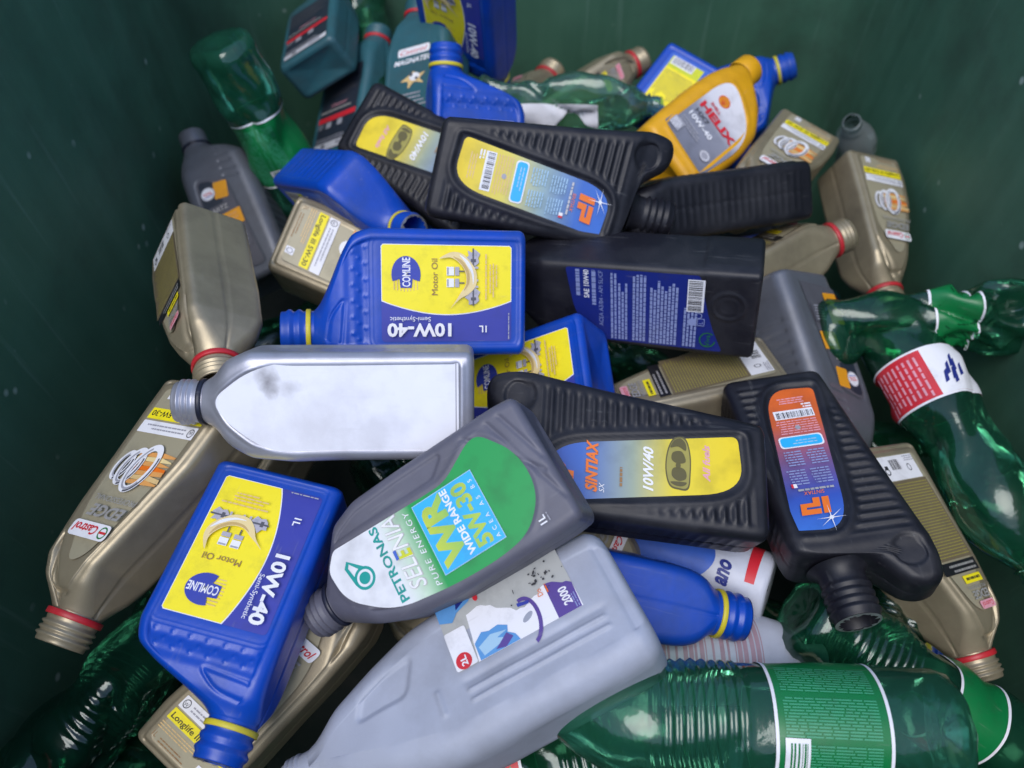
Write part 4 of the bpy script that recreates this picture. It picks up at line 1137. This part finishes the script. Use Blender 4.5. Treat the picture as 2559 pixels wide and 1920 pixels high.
def pet(seed, H=310, rad=45, mat='green_pet', amt=0.0, label=None, waist=True, ribs=(60, 150), flip=False, cap=None, ringcol=None, twist=0, bend=0, flat=1.0, text=None, strip=None):
    R = random.Random(seed)
    cf = crusher(R, amt, H, rad, twist, bend, flat)
    P = [(6, 6), (rad * 0.55, 1), (rad * 0.8, 0), (rad * 0.95, 5), (rad, 14)]
    z = 18
    while z < H * 0.70:
        r = rad
        if waist:
            r -= 7 * math.exp(-((z - H * 0.36) / (H * 0.09)) ** 2)
        if ribs and ribs[0] < z < ribs[1]:
            r += 1.3 * math.sin((z - ribs[0]) * 2 * math.pi / 8.0)
        P.append((r, z)); z += 2.0 if ribs and ribs[0] - 4 < z < ribs[1] + 4 else 5.0
    for t in np.linspace(0, 1, 14):
        P.append((13.5 + (rad - 13.5) * math.cos(t * math.pi / 2) ** 0.9, H * 0.70 + (H * 0.93 - H * 0.70) * t))
    P += [(13.5, H * 0.935), (16.5, H * 0.938), (16.5, H * 0.943), (13, H * 0.947), (13, H * 0.955), (14, H * 0.96), (13, H * 0.968), (14, H * 0.976), (13, H * 0.985), (13, H), (11.5, H)]
    n = 56
    V = []; F = []
    for r, zz in P:
        for j in range(n):
            th = 2 * math.pi * j / n
            rr = r
            if zz < 14:
                rr *= 1 - 0.06 * (math.cos(5 * th) ** 2) * (1 - zz / 14)
            V.append([c * MM for c in cf(rr, th, zz)])
    for i in range(len(P) - 1):
        for j in range(n):
            k = (j + 1) % n
            F.append((i * n + j, i * n + k, (i + 1) * n + k, (i + 1) * n + j))
    V.append((0, 0, 8 * MM)); c = len(V) - 1
    for j in range(n):
        F.append(((j + 1) % n, j, c))
    parts = [('body', mesh_from('drink_bottle_body', V, F, [mat]), [])]
    rz = np.array([q[1] for q in P]); rr = np.array([q[0] for q in P])

    def sheet(za, zb, t0, t1, m, lift, nm, nth=60, nzz=10):
        V = []; F = []
        for i in range(nzz + 1):
            zz = za + (zb - za) * i / nzz
            r = float(np.interp(zz, rz, rr)) + lift
            if ribs: r = max(r, rad + lift - 9)
            for j in range(nth + 1):
                V.append([c * MM for c in cf(r, t0 + (t1 - t0) * j / nth, zz)])
        for i in range(nzz):
            for j in range(nth):
                a = i * (nth + 1) + j
                F.append((a, a + 1, a + nth + 2, a + nth + 1))
        return mesh_from(nm, V, F, [m])
    if strip:
        parts.append(('label', sheet(*strip, 'white', 1.5, 'loose_label', 16, 30), []))
    if label:
        z0, z1, ground, edge, inkc = label
        sub = [('label_edge', sheet(z0 - 0.5, z0 + 2, 0, 2 * math.pi, edge, 1.0, 'label_edge', nzz=1)), ('label_edge', sheet(z1 - 2, z1 + 0.5, 0, 2 * math.pi, edge, 1.0, 'label_edge', nzz=1))]
        if inkc:
            # printed block: rows of small print wrapped round the wall
            Vp = []; Fp = []; Mi = []
            th = -2.5
            while th < -0.55:
                za = z0 + 8
                while za < z1 - 8:
                    zb = min(z1 - 7, za + R.uniform(4, 14))
                    o = len(Vp)
                    r = float(np.interp((za + zb) / 2, rz, rr)) + 1.2
                    for tt, zq in ((th, za), (th + 0.024, za), (th + 0.024, zb), (th, zb)):
                        Vp.append([c * MM for c in cf(r, tt, zq)])
                    Fp.append((o, o + 1, o + 2, o + 3))
                    za = zb + 1.2
                th += 0.046 if R.random() < 0.86 else 0.13
            sub.append(('label_print', mesh_from('label_print', Vp, Fp, [inkc], smooth=False)))
            sub.append(('barcode', sheet(z1 - 24, z1 - 6, -2.35, -1.75, 'white', 1.5, 'barcode', nth=10)))
            Vb = []; Fb = []
            zz = z1 - 22
            while zz < z1 - 8:
                w = R.choice([0.5, 0.9, 1.4]); o = len(Vb); r = float(np.interp(zz, rz, rr)) + 1.7
                for q in range(7):
                    tt = -2.28 + 0.46 * q / 6
                    Vb += [[c * MM for c in cf(r, tt, zz)], [c * MM for c in cf(r, tt, zz + w)]]
                Fb += [(o + 2 * q, o + 2 * q + 2, o + 2 * q + 3, o + 2 * q + 1) for q in range(6)]
                zz += w + R.choice([0.6, 1.0, 1.6])
            sub.append(('barcode_bars', mesh_from('barcode_bars', Vb, Fb, ['pet_label_green'], smooth=False)))
        if text == 'redwhite':
            sub.append(('label_field', sheet(z0 + 2, z1 - 2, *((-3.3, -1.75) if flip else (-1.55, 0.6)), 'white', 1.2, 'label_field', nth=24)))
            sub.append(('label_band', sheet(z0 + 2, z1 - 2, *((-1.8, 0.0) if flip else (-2.9, -1.5)), 'red', 1.3, 'label_band', nth=24)))
            Vp = []; Fp = []
            for row in range(9):
                th = (-1.65 if flip else -2.75) + row * 0.13; za = z0 + 8
                while za < z1 - 10:
                    zb = za + R.uniform(4, 12); o = len(Vp); r = float(np.interp(za, rz, rr)) + 1.8
                    for tt, zq in ((th, za), (th + 0.05, za), (th + 0.05, zb), (th, zb)):
                        Vp.append([c * MM for c in cf(r, tt, zq)])
                    Fp.append((o, o + 1, o + 2, o + 3)); za = zb + 2
            sub.append(('label_print', mesh_from('label_print', Vp, Fp, ['pink'], smooth=False)))
            Vp = []; Fp = []
            for _ in range(7):
                th = R.uniform(-2.6, -2.1) if flip else R.uniform(-1.2, -0.6); za = z0 + R.uniform(12, 40); o = len(Vp); r = rad + 2
                for tt, zq in ((th, za), (th + 0.08, za + 3), (th + 0.16, za + 16), (th + 0.06, za + 14)):
                    Vp.append([c * MM for c in cf(r, tt, zq)])
                Fp.append((o, o + 1, o + 2, o + 3))
            sub.append(('label_script', mesh_from('label_script', Vp, Fp, ['deep_blue'], smooth=False)))
        parts.append(('label', sheet(z0, z1, 0, 2 * math.pi, ground, 0.6, 'wrap_label', nth=72), sub))
    if cap:
        V, F = lathe([(15.5, H * 0.945), (15.5, H + 1), (14.5, H + 2), (0.1, H + 2)], 30)
        parts.append(('cap', mesh_from('cap', V, F, [cap]), []))
    if ringcol:
        V, F = lathe([(14.5, H * 0.948), (16.6, H * 0.948), (16.6, H * 0.965), (14.5, H * 0.965)], 30)
        parts.append(('tamper_ring', mesh_from('ring', V, F, [ringcol]), []))
    return parts


GL = 'pet_label_green'
KIND['pet_label'] = pet(3, 300, 44, 'bright_green_pet', 0.9, (98, 186, GL, 'white', 'pet_label_text'), ribs=None)
KIND['pet_big'] = pet(5, 335, 47, 'bright_green_pet', 0.4, (66, 150, GL, 'white', 'pet_label_text'), ribs=(168, 232), waist=False)
KIND['pet_crushed'] = pet(8, 300, 46, 'green_pet', 2.4, (120, 170, GL, 'white', None), ribs=None, twist=0.8, flat=0.8)
KIND['pet_red'] = pet(12, 320, 46, 'green_pet', 1.1, (60, 120, 'red', 'white', None), ribs=None, text='redwhite', waist=False, flip=True)
KIND['pet_dark'] = pet(15, 310, 45, 'deep_green_pet', 1.0, None, ribs=(80, 130), ringcol=None)
KIND['pet_redcap'] = pet(18, 300, 44, 'deep_green_pet', 0.3, None, ribs=(40, 120), ringcol='red_plastic')
KIND['pet_redlabel'] = pet(21, 310, 44, 'green_pet', 0.7, (140, 190, GL, 'white', 'pet_label_text'), ribs=(40, 110), text='redwhite')
KIND['pet_pale'] = pet(25, 290, 44, 'pale_green_pet', 2.4, None, ribs=None, twist=0.5, flat=0.55, bend=0.5, strip=(70, 200, -1.75, -0.75))
KIND['pet_plain'] = pet(27, 300, 42, 'green_pet', 1.1, None, ribs=None)
KIND['pet_clear'] = pet(29, 280, 38, 'clear_pet', 2.0, None, ribs=(30, 120))


def spray_bottle():
    """white and blue round bottle with a red band near its base"""
    n = 56
    P = [(4, 1), (30, 0), (33, 2), (34, 6), (34, 150), (32, 162), (24, 176), (12, 184), (10, 188), (10, 204), (9, 206), (6, 206)]
    V, F = lathe(P, n)
    body = mesh_from('round_bottle_body', V, F, ['white_plastic'])

    def wrap(lo, hi, t0, t1, lift, m, nm, n=48):
        V = []; F = []
        for j in range(n + 1):
            a = t0 + (t1 - t0) * j / n
            for k in range(9):
                z = lo(a) + (hi(a) - lo(a)) * k / 8
                V.append(((34 + lift) * math.cos(a) * MM, (34 + lift) * math.sin(a) * MM, z * MM))
        for j in range(n):
            for k in range(8):
                F.append((j * 9 + k, (j + 1) * 9 + k, (j + 1) * 9 + k + 1, j * 9 + k + 1))
        return mesh_from(nm, V, F, [m])
    blue = wrap(lambda a: 74 + 22 * math.sin(a * 1.7 + 0.6), lambda a: 148, -math.pi, math.pi, 0.4, 'blue_print', 'print')
    red = wrap(lambda a: 12, lambda a: 21 + 2 * math.cos(a), -1.6, 0.6, 0.5, 'red', 'band', 20)
    Vt, Ft = text_tris('ano', 0.04, 0.3, 1.0)
    x0 = min(p[0] for p in Vt)
    V = []
    for x, y in Vt:
        a = -1.9 + (x - x0) * 16 / 34.8; z = 36 + y * 22
        V.append(((35) * math.cos(a) * MM, 35 * math.sin(a) * MM, z * MM))
    txt = mesh_from('lettering', V, Ft, ['deep_blue'], smooth=False)
    return [('body', body, []), ('label', blue, [('lettering', txt), ('label_band', red)])]


KIND['spray'] = spray_bottle()


def striped_bottle():
    V, F = lathe([(5, 2), (36, 0), (40, 4), (40, 150), (34, 170), (16, 186), (14, 190), (14, 206), (12, 206)], 56)
    body = mesh_from('round_bottle_body', V, F, ['white_plastic'])
    Vp = []; Fp = []
    R = random.Random(3)
    z = 40
    while z < 140:
        w = R.choice([1.0, 2.2, 4.0]); o = len(Vp)
        for j in range(41):
            a = 2 * math.pi * j / 40
            Vp += [(40.4 * math.cos(a) * MM, 40.4 * math.sin(a) * MM, z * MM), (40.4 * math.cos(a) * MM, 40.4 * math.sin(a) * MM, (z + w) * MM)]
        Fp += [(o + 2 * j, o + 2 * j + 2, o + 2 * j + 3, o + 2 * j + 1) for j in range(40)]
        z += w + R.choice([1.2, 2.5, 5])
    return [('body', body, []), ('label', mesh_from('stripes', Vp, Fp, ['magenta_print']), [])]


KIND['striped'] = striped_bottle()

# ------------------------------------------------------------------ the bin


def bin_wall():
    xa, xb, ya, yb, r = -0.49, 0.575, -0.42, 1.30, 0.17
    zs = [-0.60, -0.3, 0.0, 0.2, 0.4, 0.46]
    pl = []
    for cx, cy, a0 in ((xb - r, ya + r, -90), (xb - r, yb - r, 0), (xa + r, yb - r, 90), (xa + r, ya + r, 180)):
        for k in range(13):
            a = math.radians(a0 + 90 * k / 12)
            pl.append((cx + r * math.cos(a), cy + r * math.sin(a)))
    mx, my = (xa + xb) / 2, (ya + yb) / 2
    V = []; F = []
    rows = [(z, 1 + 0.03 * z, 0.0) for z in zs] + [(0.47, 1.014, 0.03), (0.47, 1.014, 0.05), (0.42, 1.014, 0.05), (0.4, 1.012, 0.012), (-0.60, 0.985, 0.012)]
    for z, s, o in rows:
        for x, y in pl:
            dx, dy = x - mx, y - my
            L = math.hypot(dx, dy)
            V.append((mx + dx * s + dx / L * o, my + dy * s + dy / L * o, z))
    n = len(pl)
    for i in range(len(rows) - 1):
        for j in range(n):
            k = (j + 1) % n
            F.append((i * n + j, (i + 1) * n + j, (i + 1) * n + k, i * n + k))
    me = mesh_from('bin_wall', V, F, ['bin_green'])
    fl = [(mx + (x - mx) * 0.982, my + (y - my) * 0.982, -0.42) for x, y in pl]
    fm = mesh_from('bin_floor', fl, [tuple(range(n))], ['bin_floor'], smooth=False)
    root = bpy.data.objects.new('waste_bin', None)
    root.location = (0, 0, 0)
    COL.objects.link(root)
    for nm, m in (('wall', me), ('floor', fm)):
        o = bpy.data.objects.new(nm, m); COL.objects.link(o); o.parent = root
    root['label'] = 'dark green plastic waste bin whose scuffed walls surround the heap of bottles'
    root['category'] = 'bin'
    root['kind'] = 'structure'


bin_wall()

# ------------------------------------------------------------------ where every bottle lies (fitted to the heap): base point, rotation, size
POSE = {
    'A1': ((0.0067, 0.5243, 0.0616), (0.6752, -0.2174, -0.6093, 0.3545), 1.0),
    'A2': ((-0.1994, 0.3195, 0.0313), (0.1001, -0.0685, -0.7104, 0.6932), 0.95),
    'A3': ((-0.0635, 0.9728, 0.1885), (0.0268, -0.2670, -0.9520, -0.1473), 1.0),
    'A4': ((-0.0513, 0.7497, -0.0729), (0.9105, -0.3902, 0.0629, 0.1218), 1.0),
    'A5': ((-0.2552, 0.7745, -0.0295), (0.2230, 0.4411, -0.2637, 0.8284), 0.9),
    'A6': ((0.1952, 1.0002, -0.0158), (0.5158, 0.7286, 0.2124, 0.3975), 0.92),
    'A7': ((0.2256, 1.0436, -0.1419), (0.7138, -0.3057, 0.4827, -0.4051), 1.0),
    'A8': ((0.0914, 0.4639, 0.0078), (0.3902, -0.5489, -0.6820, 0.2852), 1.0),
    'A10': ((-0.0191, 0.2782, -0.0352), (0.6272, 0.2332, 0.7359, 0.1031), 1.0),
    'B1': ((-0.2710, 0.4044, 0.0450), (0.0075, -0.2199, -0.7141, 0.6645), 1.0),
    'B2': ((-0.3438, 0.6181, 0.0448), (0.6021, 0.6493, -0.2165, 0.4110), 1.0),
    'B3': ((-0.2661, 0.6637, -0.0090), (0.4790, -0.3423, 0.6688, -0.4540), 1.06),
    'B4': ((0.4113, 0.9257, -0.0612), (0.2586, -0.0704, -0.6648, 0.6973), 1.0),
    'B5': ((0.4973, 0.8985, -0.0903), (0.0812, 0.1643, -0.7414, 0.6456), 1.0),
    'B6': ((0.2058, 0.6100, -0.0639), (0.6316, 0.1700, 0.6128, 0.4436), 1.0),
    'B7': ((0.2982, 0.5027, -0.0686), (0.5926, 0.4474, -0.5676, -0.3556), 1.04),
    'B8': ((0.3742, 0.4128, -0.0744), (0.6222, 0.7370, 0.2603, -0.0439), 1.0),
    'B9': ((-0.2826, 0.1157, -0.1036), (0.7963, -0.5111, 0.2257, -0.2320), 1.0),
    'B10': ((-0.0255, 0.3769, 0.0072), (0.3047, -0.4269, 0.7731, -0.3566), 1.0),
    'B11': ((-0.0363, 0.9230, -0.1191), (0.4478, -0.0333, 0.6193, 0.6441), 1.0),
    'B12': ((0.0216, 1.0096, -0.1288), (0.0513, 0.5378, 0.3720, 0.7548), 1.0),
    'C1': ((-0.1953, 0.8532, 0.0161), (0.4671, -0.1916, 0.7044, -0.4990), 1.08),
    'C2': ((-0.0830, 0.6683, 0.1055), (0.2599, 0.7410, 0.2475, 0.5675), 1.08),
    'C3': ((0.2221, 0.3250, 0.0219), (0.5782, -0.4488, -0.5293, 0.4291), 1.1),
    'C4': ((0.2707, 0.4603, -0.0237), (0.7328, 0.6758, -0.0178, 0.0769), 1.03),
    'C5': ((0.3501, 0.7522, -0.0044), (0.6936, 0.3489, -0.5962, -0.2042), 1.08),
    'D': ((0.2561, 0.5311, 0.0449), (0.6501, -0.1742, -0.7395, -0.0109), 1.05),
    'E1': ((-0.3338, 0.7188, -0.1397), (0.8351, -0.5020, -0.2227, 0.0331), 1.0),
    'E2': ((0.3244, 0.6360, -0.0459), (0.0933, 0.2994, -0.7502, 0.5821), 1.0),
    'F1': ((-0.2858, 1.0342, -0.0192), (0.1432, -0.2089, 0.6863, 0.6818), 0.92),
    'F2': ((-0.1231, 0.8711, -0.0404), (0.8316, -0.4934, -0.1104, -0.2298), 0.95),
    'F3': ((-0.2541, 0.9585, -0.1328), (0.2878, -0.1359, 0.5519, 0.7708), 1.0),
    'G': ((0.1841, 0.7956, -0.0023), (0.7199, -0.5378, 0.4309, -0.0824), 0.95),
    'H': ((-0.0331, 0.3741, 0.0912), (0.6621, -0.2536, -0.6423, 0.2911), 1.0),
    'I': ((0.0348, 0.3017, 0.1175), (0.3327, -0.3870, -0.7497, 0.4214), 0.96),
    'J': ((0.0990, 0.2165, 0.0388), (0.2974, -0.4672, -0.6362, 0.5372), 1.0),
    'L1': ((-0.3603, 0.8861, 0.1168), (0.1284, 0.1161, 0.9840, -0.0415), 1.0),
    'L2': ((0.3429, 0.1228, 0.0000), (0.5598, -0.4575, -0.5392, 0.4320), 1.0),
    'L3': ((0.3550, 0.5651, -0.0556), (0.6766, -0.2944, 0.5857, -0.3355), 1.0),
    'L4': ((0.4448, 0.5807, -0.0545), (0.2890, 0.1529, 0.7229, -0.6087), 1.0),
    'L5': ((-0.3076, 0.2339, -0.0639), (0.3375, -0.1123, -0.8397, 0.4104), 1.0),
    'L6': ((0.2661, 0.2416, -0.0535), (0.5546, 0.6110, 0.5306, 0.1939), 1.0),
    'L7': ((0.2026, 0.2829, -0.1341), (0.4257, -0.2150, 0.7263, -0.4950), 1.0),
    'L8': ((-0.0843, 0.9200, -0.0075), (0.7039, -0.2218, 0.6430, -0.2049), 1.0),
    'L9': ((-0.2169, 1.0469, -0.0918), (0.7694, -0.6329, -0.0286, 0.0817), 1.0),
    'L10': ((0.1492, 0.1443, -0.0772), (0.4366, -0.4508, -0.6349, 0.4507), 1.0),
    'L11': ((0.4434, 0.3546, -0.1600), (0.0632, -0.2589, -0.6580, 0.7043), 1.0),
    'L12': ((-0.3873, 0.2889, -0.3086), (0.4263, 0.0771, -0.3746, 0.8198), 1.0),
    'K': ((0.2480, 0.2658, -0.0740), (0.5955, -0.5514, -0.5459, 0.2081), 1.0),
    'M': ((0.0890, 0.2062, -0.1000), (0.5624, -0.4286, 0.5624, -0.4286), 1.0),
    'N': ((0.6258, 1.0595, -0.2881), (0.9543, 0.1839, -0.2340, -0.0275), 1.0),
}



def place(kind, name, loc, rot, scale, label, group=None, skip=()):
    root = bpy.data.objects.new(name, None)
    root.empty_display_size = 0.02
    COL.objects.link(root)
    root.location = loc
    root.rotation_mode = 'QUATERNION'
    root.rotation_quaternion = rot
    root.scale = (scale,) * 3
    root['label'] = label
    root['category'] = 'bottle'
    if group:
        root['group'] = group
    for nm, me, subs in KIND[kind]:
        if nm in skip:
            continue
        o = bpy.data.objects.new(nm, me)
        COL.objects.link(o)
        o.parent = root
        for sn, sm in subs:
            if sn in skip:
                continue
            c = bpy.data.objects.new(sn, sm)
            COL.objects.link(c)
            c.parent = o
            if sn == 'label_print':
                c['kind'] = 'stuff'      # small print and pictures, too small to pick apart
    return root


BLUE = 'blue motor oil bottles with yellow labels'
GOLD = 'gold motor oil bottles with red neck rings'
BLACK = 'black ribbed motor oil bottles'
GREEN = 'green plastic drink bottles'
THINGS = [
    ('A1', 'comline', 'oil_bottle', 'blue motor oil bottle lying just above the silver bottle, whole yellow label showing', BLUE, ('foil_seal',)),
    ('A2', 'comline', 'oil_bottle', 'blue motor oil bottle with whole yellow label, open neck lying on a gold bottle', BLUE, ()),
    ('A3', 'comline', 'oil_bottle', 'blue motor oil bottle standing against the far bin wall with 10W-40 label', BLUE, ('foil_seal',)),
    ('A4', 'comline', 'oil_bottle', 'blue motor oil bottle with neck up, in front of the upright blue one', BLUE, ('foil_seal',)),
    ('A5', 'comline', 'oil_bottle', 'blue motor oil bottle on its edge with torn white foil round its open mouth', BLUE, ()),
    ('A6', 'comline', 'oil_bottle', 'blue motor oil bottle showing its yellow barcode back label behind the yellow bottle', BLUE, ('foil_seal',)),
    ('A7', 'comline', 'oil_bottle', 'blue motor oil bottle with neck towards the bin wall, behind the yellow bottle', BLUE, ('foil_seal',)),
    ('A8', 'comline', 'oil_bottle', 'blue motor oil bottle half buried below the black bottle with navy label', BLUE, ('foil_seal',)),
    ('A10', 'comline', 'oil_bottle', 'blue motor oil bottle whose yellow-ringed neck sticks out under the white and blue bottle', BLUE, ()),
    ('B1', 'castrol', 'oil_bottle', 'gold motor oil bottle, front label up, under the neck of the silver bottle', GOLD, ()),
    ('B2', 'castrol', 'oil_bottle', 'gold oil bottle with white barcode sticker leaning on the bin wall below a grey neck', GOLD, ()),
    ('B3', 'castrol', 'oil_bottle', 'gold motor oil bottle under the blue bottle that lies above the silver one', GOLD, ()),
    ('B4', 'castrol', 'oil_bottle', 'gold motor oil bottle, front label up, behind the end of a black bottle', GOLD, ()),
    ('B5', 'castrol', 'oil_bottle', 'gold motor oil bottle leaning on the bin wall above the crushed green bottle', GOLD, ()),
    ('B6', 'castrol', 'oil_bottle', 'gold motor oil bottle with red-ringed neck, between two black bottles and the wall', GOLD, ()),
    ('B7', 'castrol', 'oil_bottle', 'gold motor oil bottle, brown back label up, below the black bottle with navy label', GOLD, ()),
    ('B8', 'castrol', 'oil_bottle', 'gold motor oil bottle, back label up, beside the black bottle with the orange label', GOLD, ()),
    ('B9', 'castrol', 'oil_bottle', 'gold motor oil bottle lying under the grey bottle and the neck of a blue one', GOLD, ()),
    ('B10', 'castrol', 'oil_bottle', 'gold threaded bottle neck with red ring peeping from under the pale jug', GOLD, ()),
    ('B11', 'castrol', 'oil_bottle', 'dull gold bottle in shade behind the crumpled pale green bottle', GOLD, ()),
    ('B12', 'castrol', 'oil_bottle', 'dull gold bottle in shade pointing at the blue bottle with the barcode label', GOLD, ()),
    ('C1', 'ip_yellow', 'oil_bottle', 'black ribbed oil bottle with yellow 10W/40 car label partly under another black one', BLACK, ()),
    ('C2', 'ip_yellow', 'oil_bottle', 'black ribbed oil bottle with yellow to blue barcode label and open neck', BLACK, ()),
    ('C3', 'ip_orange', 'oil_bottle', 'black ribbed oil bottle with SINTIAX label and car picture beside the grey bottle', BLACK, ()),
    ('C4', 'ip_orange', 'oil_bottle', 'black ribbed oil bottle with orange to blue label and open round neck', BLACK, ()),
    ('C5', 'ip_orange', 'oil_bottle', 'black ribbed oil bottle lying on its edge below the yellow bottle', BLACK, ('foil_seal',)),
    ('D', 'q8', 'oil_bottle', 'black square oil bottle with navy back label full of white small print', None, ()),
    ('E1', 'quartz', 'oil_bottle', 'grey oil bottle with orange blocks on its label, neck against the bin wall', 'grey oil bottles with orange labels', ()),
    ('E2', 'quartz', 'oil_bottle', 'grey oil bottle with grip ridges beside the crushed green bottle', 'grey oil bottles with orange labels', ()),
    ('F1', 'magnatec', 'oil_bottle', 'dark teal oil bottle showing its base, by the far bin wall', 'dark teal oil bottles', ()),
    ('F2', 'magnatec', 'oil_bottle', 'dark teal oil bottle with white lettering beside the upright blue bottle', 'dark teal oil bottles', ()),
    ('F3', 'magnatec', 'oil_bottle', 'dark teal oil bottle with red-banded black back label beside the green labelled drink bottle', 'dark teal oil bottles', ()),
    ('G', 'shell', 'oil_bottle', 'yellow motor oil bottle with white and grey label', None, ()),
    ('H', 'silver', 'oil_bottle', 'silver bottle with a bare white face and dark neck ring', None, ()),
    ('I', 'selenia', 'oil_bottle', 'dark grey oil bottle with green and white label, on top of the heap', None, ()),
    ('J', 'jug', 'plastic_jug', 'large pale grey two litre jug with a torn dirty label', None, ()),
    ('K', 'spray', 'round_bottle', 'white and blue round bottle with dark script under the black bottles', None, ()),
    ('L1', 'pet_label', 'drink_bottle', 'green drink bottle with green white-edged label by the grey bottle near the wall', GREEN, ()),
    ('L2', 'pet_big', 'drink_bottle', 'large green drink bottle with ribbed waist and green label beside the pale jug', GREEN, ()),
    ('L3', 'pet_crushed', 'drink_bottle', 'crushed shiny green drink bottle below the gold bottle on the wall', GREEN, ()),
    ('L4', 'pet_red', 'drink_bottle', 'dark green drink bottle with red and white label along the bin wall', GREEN, ()),
    ('L5', 'pet_dark', 'drink_bottle', 'dark green drink bottle between the bin wall and two oil bottles', GREEN, ()),
    ('L6', 'pet_redlabel', 'drink_bottle', 'green drink bottle with red-edged label at the neck of the large green one', GREEN, ()),
    ('L7', 'pet_dark', 'drink_bottle', 'dark green drink bottle under the open black neck', GREEN, ()),
    ('L8', 'pet_pale', 'drink_bottle', 'crumpled pale green drink bottle with white label by the far wall', GREEN, ()),
    ('L9', 'pet_plain', 'drink_bottle', 'crumpled green drink bottle between two teal oil bottles', GREEN, ()),
    ('L10', 'pet_redlabel', 'drink_bottle', 'green drink bottle with red patch lying under the pale jug', GREEN, ()),
    ('L11', 'pet_dark', 'drink_bottle', 'dark green ribbed drink bottle under the end of a black bottle', GREEN, ()),
    ('L12', 'pet_redcap', 'drink_bottle', 'dark green drink bottle with red neck ring deep beside the bin wall', GREEN, ()),
    ('M', 'striped', 'round_bottle', 'white round bottle with purple stripes between the jug and the large green bottle', None, ()),
    ('N', 'pet_clear', 'drink_bottle', 'clear drink bottle behind the gold bottles at the bin wall', None, ()),
]
for key, kind, name, label, group, skip in THINGS:
    loc, q, s = POSE[key]
    place(kind, name, loc, q, s, label, group, skip)

# the deeper layer of the heap, seen only through the gaps
R = random.Random(11)
DEEP = ['pet_dark', 'pet_plain', 'castrol', 'ip_orange', 'comline', 'pet_dark', 'magnatec', 'pet_redcap']
WORDS = {0: 'dark green drink bottle deepest in the corner under the red-ringed green one', 2: 'gold oil bottle deep under the large green drink bottle',
         5: 'gold oil bottle deep between the dark grey neck and the pale jug', 6: 'red-ringed green drink bottle deep below the pale jug and the striped bottle',
         7: 'blue oil bottle deep under dark green bottles beside the open black neck', 8: 'gold oil bottle deep below the silver bottle next to a blue one',
         9: 'red-ringed green drink bottle deep in the gap below the silver bottle', 11: 'crumpled green drink bottle deep between a gold bottle and the red label',
         12: 'red-ringed green drink bottle deep between gold bottles beside a blue neck', 14: 'crumpled green drink bottle deep under the black bottle with navy label',
         15: 'dark teal oil bottle deep beside the ridged grey bottle', 19: 'black ribbed oil bottle deep under the black bottle lying on its edge'}
i = 0
for gy in range(6):
    for gx in range(4):
        kind = DEEP[(i * 5 + gy) % len(DEEP)]
        x = -0.34 + gx * 0.255 + R.uniform(-0.03, 0.03)
        y = 0.10 + gy * 0.20 + R.uniform(-0.03, 0.03)
        z = -0.235 - 0.045 * (gy > 3) + R.uniform(-0.03, 0.02)
        yaw = R.uniform(0, 2 * math.pi)
        d = Vector((math.cos(yaw), math.sin(yaw), R.uniform(-0.25, 0.25))).normalized()
        q = d.to_track_quat('Z', 'Y') @ Quaternion((0, 0, 1), R.choice([0, math.pi]) + R.uniform(-0.5, 0.5))
        c = Vector((x, y, z))
        lo = c - d * 0.12
        for _ in range(8):      # keep both ends inside the walls
            e = lo + d * 0.25
            c.x += max(0, -0.42 - min(lo.x, e.x)) - max(0, max(lo.x, e.x) - 0.50)
            c.y += max(0, -0.2 - min(lo.y, e.y)) - max(0, max(lo.y, e.y) - 1.2)
            lo = c - d * 0.12
        if i in WORDS:          # only those that show through a gap
            place(kind, 'drink_bottle' if kind.startswith('pet') else 'oil_bottle', lo, q, 0.95, WORDS[i], 'bottles deep in the heap', ('foil_seal',))
        i += 1
